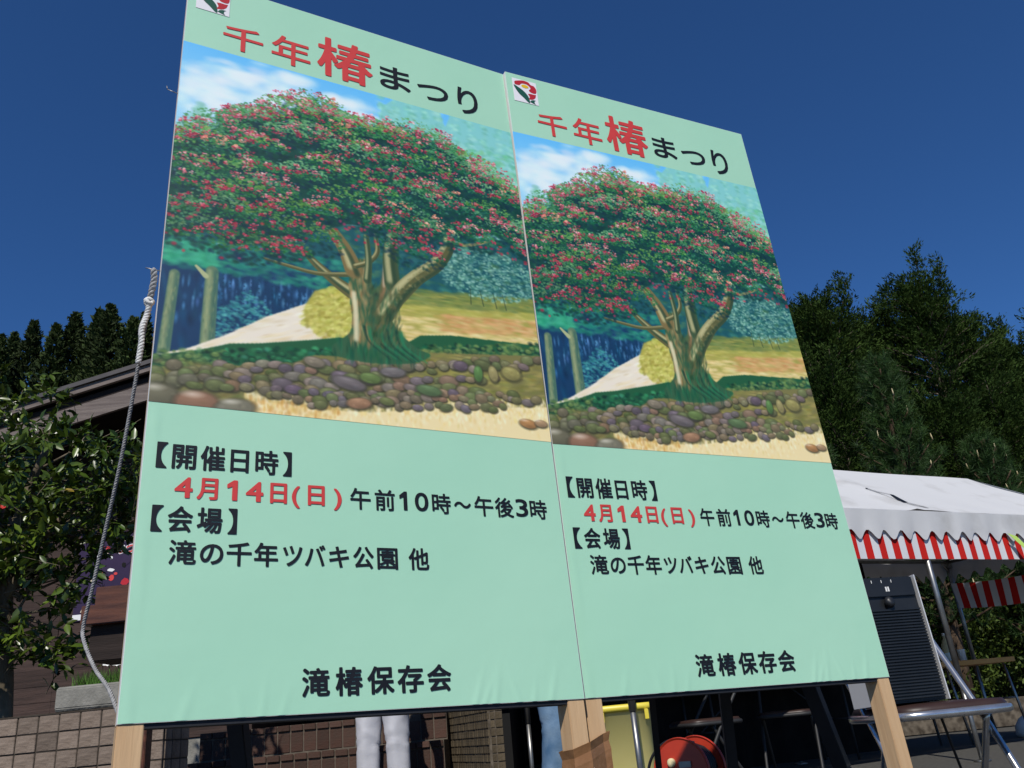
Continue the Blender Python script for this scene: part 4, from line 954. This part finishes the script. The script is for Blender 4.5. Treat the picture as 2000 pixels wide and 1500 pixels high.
for p in ((-3.03, 4.0, 1.98), (-2.95, 3.95, 1.36), (-2.86, 3.95, 2.02), (-2.6, 3.9, 1.78), (-3.2, 4.0, 1.55), (-2.78, 3.95, 1.75)):
    q = MB(); p = CK(p)
    for k in range(6):
        a = k * PI / 3 + p[0]; u = Vector((math.cos(a), -.45, math.sin(a))); v = Vector((-math.sin(a), 0, math.cos(a))); s = .026 if k % 2 else .030
        q.add([Vector((0, 0, 0)), u * s * .6 + v * s * .5, u * s + v * s * .35 + Vector((0, -.006, 0)), u * s - v * s * .35 + Vector((0, -.006, 0)), u * s * .6 - v * s * .5], [(0, 1, 2, 3, 4)])
    f = q.build('flower', M['petal'], ca, CP(p)); MB().tube([(0, 0, 0), (0, -.016, 0)], [.005, .006], 8).build('stamens', M['petal_gold'], f)

# ------------------------------------------------------------------ festival tent
TD = R(28); TU = Vector((math.cos(TD), math.sin(TD), 0)); TW = Vector((-math.sin(TD), math.cos(TD), 0)); TM = Vector((3.15, 6.8, 0))
tent = empty('festival_tent', 'white festival tent with scalloped edge and red-striped curtain beside the signboards', 'tent', TM, TD)
LA, LB, DP, EZ, RZ = -2.98, 2.75, 1.9, 1.86, 2.5; RA, RB = -2.35, 2.16      # left end, right end, depth, eave, ridge
def roof_z(x, t):
    bay = abs(math.sin((x / (LB if x > 0 else -LA)) * PI)) ** .8
    return EZ + (RZ - EZ) * t - .030 * bay * math.sin(t * PI) ** .8 - .012 * bay * (1 - t) + .012 * math.exp(-(x / .05) ** 2) + .004 * math.sin(x * 9 + t * 5) * (1 - t) + .003 * math.sin(x * 3.3 - t * 11)
def canopy(front):
    nx, ny = 70, 16; V = []
    for j in range(ny):
        t = j / (ny - 1)
        for i in range(nx):
            k = i / (nx - 1); x = (LA + (RA - LA) * t) * (1 - k) + (LB + (RB - LB) * t) * k; y = t * DP / 2
            V.append((x, y if front else DP - y, roof_z(x, t)))
    F = grid_faces(nx, ny); return fast_mesh('canopy', np.array(V), F if front else F[:, ::-1])
def hip(xe, xr, sgn):
    """triangular end slope"""
    nx, ny = 24, 12; V = []
    for j in range(ny):
        t = j / (ny - 1)
        for i in range(nx): k = i / (nx - 1); x = xe + (xr - xe) * t; V.append((x, DP / 2 + (k - .5) * DP * (1 - t), EZ + (RZ - EZ) * t - .03 * math.sin(t * PI) * math.sin(k * PI)))
    F = grid_faces(nx, ny); return fast_mesh('canopy_end', np.array(V), F if sgn > 0 else F[:, ::-1])
link('canopy_end', hip(LB, RB, 1), M['canvas'], tent, smooth=True); link('canopy_end', hip(LA, RA, -1), M['canvas'], tent, smooth=True)
for fr in (True, False):
    o = link('canopy', canopy(fr), M['canvas'], tent, smooth=True)
def strip(P, ztop, zbot, name, m, n_out, wav=.012, uv0=0., scallop=0., sag=0., fold=0.):
    """hanging cloth along a polyline P of (x,y), with folds"""
    p0, p1 = Vector((*P[0], 0)), Vector((*P[1], 0)); L = (p1 - p0).length; d = (p1 - p0) / L; nrm = Vector((d.y, -d.x, 0)); nx = max(12, int(L * 44)); ny = 7
    V = []; UV = []
    for j in range(ny):
        t = j / (ny - 1)
        for i in range(nx):
            s = L * i / (nx - 1); k = i / (nx - 1); zt = ztop - sag * 4 * k * (1 - k); zb = zbot - sag * 4 * k * (1 - k)
            if scallop: zb = zbot + scallop * (.5 + .5 * math.cos(2 * PI * s / .18)) ** 1.0
            off = n_out + wav * t * (math.sin(s * 21 + 1.3 * math.sin(s * 3)) + .6 * math.sin(s * 7.7 + t)) + fold * t * math.sin(s * 4.1)
            q = p0 + d * s + nrm * off; V.append((q.x, q.y, zt + (zb - zt) * t)); UV.append((s + uv0, t))
    F = grid_faces(nx, ny)[:, ::-1]; me = fast_mesh(name, np.array(V), F)
    uv = me.uv_layers.new(name='UVMap'); li = np.zeros(len(me.loops), np.int32); me.loops.foreach_get('vertex_index', li)
    uv.data.foreach_set('uv', np.array(UV, np.float32)[li].ravel())
    return link(name, me, m, tent, smooth=True)
M['stripe'] = stripes('red and white stripes', .150)
strip([(LA, 0), (LB, 0)], EZ - .012, EZ - .25, 'scalloped_valance', M['canvas'], .018, .007, 0, .075)
strip([(LA, 0), (LB, 0)], EZ - .10, EZ - .395, 'striped_curtain', M['stripe'], -.004, .003, .03)
strip([(LB, 0), (LB, DP)], EZ - .012, EZ - .26, 'scalloped_valance', M['canvas'], .022, .012, 0, .085)
strip([(LB, DP), (LA, DP)], EZ - .012, EZ - .26, 'scalloped_valance', M['canvas'], .022, .012, 0, .085)
strip([(LA, DP), (LA, 0)], EZ - .012, EZ - .26, 'scalloped_valance', M['canvas'], .022, .012, 0, .085)
strip([(LB - .03, .05), (LB - .03, DP - .03)], EZ - .27, EZ - .54, 'striped_curtain', M['stripe'], -.03, .012, .05, 0, .07, .02)
# added dark sheet at the back, stands in for shade under the tent
o = strip([(1.35, DP - .06), (-2.3, DP - .06)], EZ - .05, .03, 'shade_sheet', M['shade_black'], 0, .03)
# frame
for x in (LA + .03, 0, LB - .03):
    for y in (.03, DP - .03):
        if x < -1 and y > 1: x = -2.72
        pp = MB().tube([(x, y, 0), (x, y, .55)], .0175, 10).tube([(x, y, .55), (x, y, EZ - .03)], .0225, 10).build('pole', M['steel'], tent)
        MB().tube([(x, y, 0), (x, y, .012)], .06, 14).build('foot_plate', M['steel'], pp)
        MB().box((x - .035, y - .03, EZ - .10), (x + .035, y + .03, EZ - .03)).tube([(x - .1, y, EZ - .035), (x, y, EZ - .16)], .012, 6).tube([(x + .1, y, EZ - .035), (x, y, EZ - .16)], .012, 6).build('joint', M['steel'], pp)
for y, zz in ((.03, EZ - .035), (DP - .03, EZ - .035), (DP / 2, RZ - .05)): MB().tube([((LA if zz < 2 else RA) + .03, y, zz), ((LB if zz < 2 else RB) - .03, y, zz)], .019, 8).build('beam', M['steel'], tent)
for x in (LA + .03, 0, LB - .03):
    for ya, yb in ((.03, DP / 2), (DP - .03, DP / 2)): MB().tube([(x, ya, EZ - .045), (0 if x == 0 else (RA + .03 if x < 0 else RB - .03), yb, RZ - .06)], .018, 8).build('rafter', M['steel'], tent)
    if x not in (0,): MB().tube([(x, .03, EZ - .04), (x, DP - .03, EZ - .04)], .018, 8).build('tie_bar', M['steel'], tent)
# printed mark on the front slope, a thin diamond with a slanting figure inside
def on_roof(x, t, lift=.012): return (x, t * DP / 2, roof_z(x, t) + lift)
def roof_poly(pts, name, lift=.010):
    P = [on_roof(x, t, lift) for x, t in pts]; me = pym(name, P, [tuple(range(len(P)))])
    bm = bmesh.new(); bm.from_mesh(me); bmesh.ops.triangulate(bm, faces=bm.faces[:]); bm.to_mesh(me); bm.free(); return me
def roof_line(p, q, w, name='mark_stroke', parent=None, lift=.006, w2=None):
    """a printed line on the front slope"""
    n = 10; K = math.hypot(DP / 2, RZ - EZ); d = np.array([q[0] - p[0], (q[1] - p[1]) * K]); d /= np.linalg.norm(d); nn = np.array([-d[1], d[0] ]); V = []
    for i in range(n + 1):
        k = i / n; c = np.array([p[0] + (q[0] - p[0]) * k, p[1] + (q[1] - p[1]) * k]); ww = w + ((w2 if w2 is not None else w) - w) * k
        for sg in (-1, 1): V.append(on_roof(c[0] + sg * nn[0] * ww / 2, c[1] + sg * nn[1] * ww / 2 / K, lift))
    me = pym(name, V, [(2 * i, 2 * i + 1, 2 * i + 3, 2 * i + 2) for i in range(n)]); return link(name, me, M['ink_black'], parent or tent)
A_, B_, C_, D_ = (-.02, .44), (.205, .37), (.21, .05), (.03, .16)
mk = roof_line(A_, B_, .012, 'printed_mark')
roof_line(A_, D_, .010, parent=mk); roof_line(D_, C_, .011, parent=mk); roof_line((.13, .17), C_, .014, parent=mk); roof_line((.02, .39), (.055, .20), .007, parent=mk)
roof_line((.205, .375), (.085, .175), .035, parent=mk, lift=.0075, w2=.085); roof_line((.12, .20), (.045, .15), .06, parent=mk, lift=.009, w2=.01)
# loose lime streamer tied to the valance
s0 = Vector((1.02, -.05, EZ - .20)); pts = [s0, s0 + Vector((.10, -.03, -.13)), s0 + Vector((.18, -.06, -.28)), s0 + Vector((.30, -.06, -.38))]
P = catmull(pts, 6); q = MB(); V = []
for i, p in enumerate(P): k = i / (len(P) - 1); w_ = .045 * (1 - k * .55); V += [p + Vector((-w_, .0, .012)), p + Vector((w_, -.01, -.012))]
q.add(V, [(2 * i, 2 * i + 1, 2 * i + 3, 2 * i + 2) for i in range(len(P) - 1)]); o = q.build('streamer', M['lime'])
o.modifiers.new('thick', 'SOLIDIFY').thickness = .0015
o.location = TM; o.rotation_euler = (0, 0, TD); tag(o, 'lime green streamer fluttering below the tent valance', 'streamer')

# ------------------------------------------------------------------ folding chair with black speaker
def folding_chair(loc, yaw, label, group, metal='chrome'):
    t = empty('folding_chair', label, 'chair', loc, yaw, group)     # faces local +x
    t.scale = (1, 1, 1.035)
    W = .40
    for s in (-1, 1):
        y = s * W / 2
        MB().tube(catmull([(-.30, y, .80), (-.24, y, .70), (.02, y, .36), (.24, y, .012)], 6), .0115, 10).build('front_leg', M[metal], t)
        MB().tube(catmull([(.05, y * .9, .405), (-.04, y * .9, .25), (-.20, y * .9, .012)], 6), .0115, 10).build('rear_leg', M[metal], t)
    MB().tube([(.24, -W / 2, .015), (.24, W / 2, .015)], .0115, 8).build('floor_bar', M[metal], t)
    MB().tube([(-.20, -W * .45, .015), (-.20, W * .45, .015)], .0115, 8).build('floor_bar', M[metal], t)
    MB().tube([(-.30, -W / 2, .795), (-.30, W / 2, .795)], .0115, 8).build('top_bar', M[metal], t)
    out = [(.21 * math.copysign(abs(math.cos(a)) ** .45, math.cos(a)), .205 * math.copysign(abs(math.sin(a)) ** .45, math.sin(a))) for a in np.linspace(0, 2 * PI, 41)[:-1]]
    n = len(out); q = MB(); V = []; F = []
    lay = [(1., .418), (1.02, .430), (.97, .447), (.5, .452)]
    for k, zz in lay: V += [(x * k, y * k, zz) for x, y in out]
    for a in range(len(lay) - 1):
        for i in range(n): i2 = (i + 1) % n; F.append((a * n + i, a * n + i2, (a + 1) * n + i2, (a + 1) * n + i))
    F.append(tuple(range((len(lay) - 1) * n, len(lay) * n))); F.append(tuple(range(n))[::-1]); q.add(V, F, True); q.build('seat', M['seat'], t)
    MB().tube([(x * 1.02, y * 1.02, .418) for x, y in out + out[:1]], .0135, 8, False).build('seat_rim', M[metal], t)
    q = MB(); V = []; F = []
    for i in range(13):
        y = -.19 + .38 * i / 12; bow = -.035 * (1 - (2 * i / 12 - 1) ** 2)
        V += [(-.235 + bow, y, .62), (-.285 + bow, y, .785), (-.305 + bow, y, .785), (-.255 + bow, y, .62)]
    for i in range(12):
        for k in range(4): k2 = (k + 1) % 4; F.append((i * 4 + k, i * 4 + k2, i * 4 + 4 + k2, i * 4 + 4 + k))
    F += [(3, 2, 1, 0), (48, 49, 50, 51)]; q.add(V, F); q.build('backrest', M['seat'], t)
    return t
CH = Vector((1.30, 3.14, 0)); folding_chair(CH, R(-84), 'chrome folding chair with a black speaker on its seat, beside the signboard post', 'folding chairs')
sp = empty('black_speaker', 'black speaker with ribbed front and silver edges standing on the folding chair', 'speaker', (1.207, 3.10, .4695), R(18)); 
sp.rotation_euler = (R(-2.5), 0, R(16))
SW, SH, SD = .262, .415, .16
box('cabinet', (-SW / 2 + .0045, -SD / 2 + .008, .001), (SW / 2 - .0045, SD / 2, SH - .002), M['black_plastic'], sp, .004)
for k in range(30):
    z0 = .012 + k * .0098; box('rib', (-SW / 2 + .012, -SD / 2 - .002, z0), (SW / 2 - .012, -SD / 2 + .0085, z0 + .005), M['black_plastic'], sp)
for s in (-1, 1): box('silver_edge', (s * SW / 2 - (.004 if s > 0 else 0), -SD / 2 - .0055, 0), (s * SW / 2 + (.004 if s < 0 else 0), SD / 2, SH), M['silver'], sp, .001)
box('control_panel', (-SW / 2 + .012, -SD / 2 - .001, .345), (SW / 2 - .012, -SD / 2 + .0085, SH - .006), M['black_plastic'], sp, .002)
for x in (-.05, -.01, .03): box('white_tick', (x, -SD / 2 - .0022, .392), (x + .0022, -SD / 2 - .0012, .402), M['white_edge'], sp)
box('white_mark', (.0, -SD / 2 - .0022, .362), (.006, -SD / 2 - .0012, .378), M['white_edge'], sp); box('white_mark', (.009, -SD / 2 - .0022, .362), (.015, -SD / 2 - .0012, .378), M['white_edge'], sp)
MB().lathe([(.0, 0), (.018, 0), (.020, .004), (.013, .016), (0, .017)], 20, (0, -SD / 2 - .0005, .325), Matrix.Rotation(PI / 2, 3, 'X')).build('knob', M['black_plastic'], sp)
cb = MB().tube(catmull([(1.33, 3.12, .46), (1.40, 3.2, .2), (1.46, 3.25, .03), (1.60, 3.2, .012), (1.72, 3.12, .012)], 8), .0045, 6).build('speaker_cable', M['cable']); tag(cb, 'thin black cable trailing from the speaker down to the asphalt', 'cable')

# ------------------------------------------------------------------ things under and beside the tent
o = empty('folding_table', 'folding table with an orange wood edge under the tent, carrying a bottle', 'table', (4.28, 9.0, 0), R(20))
box('table_top', (-.62, -.24, .705), (.32, .24, .75), M['table_wood'], o, .003)
for x in (-.5, .22):
    for s in (-1, 1): MB().tube([(x, s * .18, .70), (x + .07, s * .2, .01)], .013, 8).build('leg', M['steel'], o)
    MB().tube([(x + .03, -.19, .38), (x + .03, .19, .38)], .010, 8).build('stretcher', M['steel'], o)
bt = empty('plastic_bottle', 'cloudy plastic bottle with a pale blue label on the folding table', 'bottle', (4.03, 8.86, .7505))
MB().lathe([(.0, 0), (.05, .0), (.055, .01), (.055, .12), (.05, .16), (.028, .21), (.017, .225), (.017, .25), (0, .25)], 16).build('body', M['bottle'], bt)
MB().lathe([(.056, .012), (.057, .014), (.057, .085), (.056, .087)], 16).build('label', M['label'], bt); MB().lathe([(0, .249), (.02, .249), (.02, .275), (0, .276)], 14).build('cap', M['white_edge'], bt)
tn = MB().lathe([(0, 0), (.035, 0), (.035, .09), (.036, .092), (.036, .11), (0, .111)], 16).build('white_tub', M['white_edge']); tn.location = (4.17, 8.90, .7505); tag(tn, 'small white lidded tub next to the plastic bottle', 'tub')
wt = MB().lathe([(0, 0), (.13, 0), (.15, .03), (.14, .10), (.09, .17), (.04, .20), (0, .205)], 18).build('tent_weight', M['white_edge']); wt.location = (4.86, 9.35, 0); tag(wt, 'rounded white tent weight on the asphalt behind the table legs', 'weight')
# second table and chairs deep in the shade, their steel coloured darker for it
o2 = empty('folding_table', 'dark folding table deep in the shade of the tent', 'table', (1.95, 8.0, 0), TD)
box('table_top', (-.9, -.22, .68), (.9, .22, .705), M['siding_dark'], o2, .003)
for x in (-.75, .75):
    for s in (-1, 1): MB().tube([(x, s * .18, .68), (x, s * .2, .01)], .011, 8).build('leg', M['shaded_steel'], o2)
    MB().tube([(x, -.19, .35), (x, .19, .35)], .009, 8).build('stretcher', M['shaded_steel'], o2)
    MB().tube([(x, 0, .35), (x * .35, 0, .68)], .007, 6).build('brace', M['shaded_steel'], o2)
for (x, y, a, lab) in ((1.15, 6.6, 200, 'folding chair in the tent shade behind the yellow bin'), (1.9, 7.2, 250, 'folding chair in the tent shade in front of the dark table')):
    folding_chair(Vector((x, y, 0)), R(a), lab, 'folding chairs', 'shaded_steel')
bn = empty('yellow_bin', 'yellow plastic bin with a flat lid rim behind the middle posts', 'bin', (.505, 5.95, 0))
V = []; F = []; n = 32
def sq(r, e=.42): return [(r * math.copysign(abs(math.cos(a)) ** e, math.cos(a)), r * math.copysign(abs(math.sin(a)) ** e, math.sin(a))) for a in np.linspace(0, 2 * PI, n + 1)[:-1]]
lay = [(.165, 0), (.17, .01), (.198, .565), (.204, .567)]
for r, zz in lay: V += [(x, y, zz) for x, y in sq(r)]
for a in range(len(lay) - 1):
    for i in range(n): i2 = (i + 1) % n; F.append((a * n + i, a * n + i2, (a + 1) * n + i2, (a + 1) * n + i))
F.append(tuple(range(n))[::-1]); MB().add(V, F, True).build('body', M['bin'], bn)
V = []; F = []; lay = [(.203, .560), (.214, .556), (.216, .592), (.20, .60), (.05, .603)]
for r, zz in lay: V += [(x, y, zz) for x, y in sq(r)]
for a in range(len(lay) - 1):
    for i in range(n): i2 = (i + 1) % n; F.append((a * n + i, a * n + i2, (a + 1) * n + i2, (a + 1) * n + i))
F.append(tuple(range((len(lay) - 1) * n, len(lay) * n))); MB().add(V, F, True).build('lid', M['bin_lid'], bn)
for s in (-1, 1): box('latch', (.14 * s - .012, -.222, .50), (.14 * s + .012, -.204, .562), M['bin_lid'], bn, .003)
# red cable reel
re = empty('cable_reel', 'red cable drum wound with black cable in front of the yellow bin', 'cable reel', (.625, 4.15, 0), R(-38))
rx = Matrix.Rotation(PI / 2, 3, 'X')
for y in (-.075, .075):
    d = MB(); d.lathe([(.0, -.004), (.128, -.004), (.136, -.009), (.139, 0), (.136, .009), (.128, .004), (0, .004)], 48, (0, y, .275), rx); d.sm = [False] * len(d.sm); d = d.build('drum_flange', M['red_plastic'], re)
    if y < 0:
        for a in (2.4, 3.3, 5.5): MB().lathe([(0, 0), (.019, 0), (.019, .012), (.015, .016), (0, .016)], 16, (.055 * math.cos(a), y - .004, .275 + .055 * math.sin(a)), rx).build('socket', M['cream'], d)
        MB().box((-.005, y - .012, .29), (.055, y - .0042, .315)).build('nameplate', M['steel'], d, None, .002)
mb = MB()
pts = [(.10 * math.cos(a), -.06 + .12 * abs(((a / (2 * PI)) / 7) % 2 - 1), .275 + .10 * math.sin(a)) for a in np.arange(0, 2 * PI * 14, .35)]
mb.tube(pts, .007, 5); mb.build('wound_cable', M['cable'], re)
MB().lathe([(.095, -.07), (.095, .07)], 24, (0, 0, .275), rx).build('drum_core', M['cable'], re)
for y in (-.105, .105): MB().tube(catmull([(-.15, y, .012), (-.13, y, .1), (0, y, .275), (.13, y, .1), (.15, y, .012)], 5), .009, 8).build('stand', M['steel'], re)
MB().tube([(0, -.11, .275), (0, .11, .275)], .012, 10).build('axle', M['steel'], re)
for x in (-.15, .15): MB().tube([(x, -.105, .012), (x, .105, .012)], .009, 8).build('stand_bar', M['steel'], re)
MB().tube(catmull([(.04, .0, .385), (-.08, -.02, .40), (-.17, -.04, .33), (-.20, -.06, .2), (-.19, -.1, .05), (-.12, -.2, .008), (.1, -.32, .008)], 8), .0065, 6).build('loose_cable', M['cable'], re)

# ------------------------------------------------------------------ people
def person(name, label, loc, yaw, tr_m, sh_m, stance, seed):
    t = empty(name, label, 'person', loc, yaw)       # faces local -y
    hip = .88; J = {}
    def add(k, p, r, par): J[k] = (Vector(p), r, par)
    add('pelvis', (0, 0, .95), (.145, .10), None); add('waist', (0, .01, 1.08), (.135, .095), 'pelvis'); add('chest', (0, .015, 1.30), (.155, .11), 'waist'); add('upper', (0, .02, 1.42), (.13, .085), 'chest')
    add('neck', (0, .01, 1.50), (.055, .055), 'upper'); add('skull', (0, -.005, 1.58), (.07, .08), 'neck'); add('head', (0, -.01, 1.66), (.078, .095), 'skull'); add('crown', (0, 0, 1.71), (.06, .07), 'head')
    for s, q in ((-1, 'r'), (1, 'l')):
        k, a, ky = stance[q]
        add('hip' + q, (.10 * s, 0, hip), (.088, .095), 'pelvis'); add('knee' + q, k, (.058, .062), 'hip' + q); add('calf' + q, tuple((Vector(k) * .6 + Vector(a) * .4)), (.054, .058), 'knee' + q); add('ankle' + q, a, (.038, .042), 'calf' + q); add('toe' + q, (a[0] + .01 * s, a[1] - .16, .035), (.038, .03), 'ankle' + q)
        add('sho' + q, (.185 * s, .02, 1.40), (.062, .062), 'upper'); add('elb' + q, (.25 * s, .05, 1.12), (.044, .044), 'sho' + q); add('wri' + q, (.25 * s, -.06, .90), (.028, .03), 'elb' + q); add('palm' + q, (.25 * s, -.085, .83), (.024, .038), 'wri' + q)
    keys = list(J); me = bpy.data.meshes.new('b'); me.from_pydata([tuple(J[k][0]) for k in keys], [(keys.index(J[k][2]), i) for i, k in enumerate(keys) if J[k][2]], [])
    ob = bpy.data.objects.new('b', me); COL.objects.link(ob); sk = ob.modifiers.new('s', 'SKIN'); sk.use_smooth_shade = True; ss = ob.modifiers.new('u', 'SUBSURF'); ss.levels = 2
    for i, k in enumerate(keys): v = me.skin_vertices[0].data[i]; v.radius = J[k][1]; v.use_root = (k == 'pelvis')
    dg = bpy.context.evaluated_depsgraph_get(); dg.update(); bmesh_ = bpy.data.meshes.new_from_object(ob.evaluated_get(dg)); bpy.data.objects.remove(ob)
    for mm in (M['skin'], sh_m, tr_m, M['shoe']): bmesh_.materials.append(mm)
    for p in bmesh_.polygons:
        c = p.center
        p.material_index = 0 if c.z > 1.465 or (abs(c.x) > .2 and c.z < .93) else (1 if c.z > .98 or (abs(c.x) > .19 and c.z > .9) else (3 if c.z < .085 else 2))
    link('body', bmesh_, None, t, smooth=True)
    for s, q in ((-1, 'r'), (1, 'l')):      # fingers
        w_ = J['palm' + q][0]
        for f, (dy, L) in enumerate(((-.028, .065), (-.010, .078), (.008, .074), (.024, .058))):
            b = w_ + Vector((0, dy, -.02)); MB().tube([b, b + Vector((-.004 * s, -.004, -L * .5)), b + Vector((-.018 * s, -.006, -L))], [.009, .0085, .006], 8).build('finger', M['skin'], t)
        b = w_ + Vector((-.005 * s, -.036, .02)); MB().tube([b, b + Vector((-.012 * s, -.022, -.028)), b + Vector((-.02 * s, -.026, -.055))], [.011, .010, .007], 8).build('thumb', M['skin'], t)
    # hair, nose, ears
    q = MB()
    prof = []
    for i in range(9):
        ph = PI * .5 * i / 8
        for k in range(18):
            a = 2 * PI * k / 18; cut = 0 if math.sin(a) > -.35 else .055 * (-math.sin(a) - .35)
            prof.append((.088 * math.cos(ph) * math.cos(a), .008 + .108 * math.cos(ph) * math.sin(a), 1.655 + cut + (.125 - cut) * math.sin(ph)))
    q.add(prof, [(i * 18 + k, i * 18 + (k + 1) % 18, (i + 1) * 18 + (k + 1) % 18, (i + 1) * 18 + k) for i in range(8) for k in range(18)], True); q.build('hair', M['hair'], t)
    MB().tube([(0, -.098, 1.645), (0, -.118, 1.612), (0, -.098, 1.602)], [.008, .014, .010], 8).build('nose', M['skin'], t)
    for s in (-1, 1):
        MB().tube([(s * .078, .005, 1.60), (s * .09, .012, 1.625), (s * .082, .01, 1.655)], [.008, .014, .008], 8).build('ear', M['skin'], t)
        MB().lathe([(0, 0), (.010, .002), (.012, .004), (.008, .009), (0, .010)], 10, (s * .032, -.092, 1.64), Matrix.Rotation(PI / 2, 3, 'X')).build('eye', M['ink_black'], t)
    MB().tube([(-.022, -.096, 1.575), (0, -.101, 1.573), (.022, -.096, 1.575)], .005, 6).build('mouth', M['petal'], t)
    # trousers: two lofted legs with crease and folds, joined at the seat
    rnd = random.Random(seed); q = MB()
    for s, w in ((-1, 'r'), (1, 'l')):
        k, a, ky = stance[w]; k, a = Vector(k), Vector(a); h = Vector((.098 * s, .0, .86)); n = 28; V = []; F = []; rows = 34
        for i in range(rows):
            u = i / (rows - 1)
            if u < .06: c = Vector((.085 * s, 0, .985 - u * 2)); 
            elif u < .5: c = h.lerp(k, (u - .06) / .44)
            else: c = k.lerp(a, (u - .5) / .5)
            rx_ = np.interp(u, [0, .06, .18, .5, .75, 1], [.098, .112, .108, .088, .086, .09]); ry_ = np.interp(u, [0, .06, .18, .5, .75, 1], [.125, .13, .118, .09, .09, .105])
            for j in range(n):
                an = 2 * PI * j / n; fr = max(0, math.cos(an + PI / 2)) ** 16
                kn = math.exp(-((u - .5) / .06) ** 2)
                wr = .0035 * math.sin(u * 46 + 2.6 * math.sin(an + seed) + s) * (.12 + kn * 1.0) + .003 * math.sin(u * 70 + an * 3 + seed) * (.15 + .6 * kn + math.exp(-((u - .97) / .05) ** 2)) + .004 * math.sin(an * 3 + u * 9 + seed) + .0045 * math.exp(-((u - .44 - .06 * math.sin(an - .6 * s)) / .012) ** 2) - .004 * math.exp(-((u - .465 - .06 * math.sin(an - .6 * s)) / .012) ** 2) + .004 * math.exp(-((u - .30 + .10 * math.sin(an + s)) / .012) ** 2)
                r = 1 + wr / .09 + fr * .07
                V.append((c.x + rx_ * r * math.cos(an), c.y + ry_ * r * math.sin(an) - fr * .004, c.z))
        for i in range(rows - 1):
            for j in range(n): j2 = (j + 1) % n; F.append((i * n + j, (i + 1) * n + j, (i + 1) * n + j2, i * n + j2))
        q.add(V, F, True)
    q.build('trousers', tr_m, t)
    return t
person('person', 'man in pale grey creased trousers standing in front of the brick steps', (-1.245, 7.0, 0), R(-8), M['grey_cloth'], M['shirt'],
       {'r': ((-.115, -.03, .50), (-.125, .02, .09), 0), 'l': ((.115, -.02, .50), (.125, .03, .09), 0)}, 3)
person('person', 'person in blue jeans mid-stride beside the dark opening', (.115, 6.6, 0), R(40), M['denim'], M['shirt2'],
       {'r': ((-.10, -.05, .50), (-.11, .02, .09), 0), 'l': ((.09, -.02, .50), (.09, .10, .09), 0)}, 8)
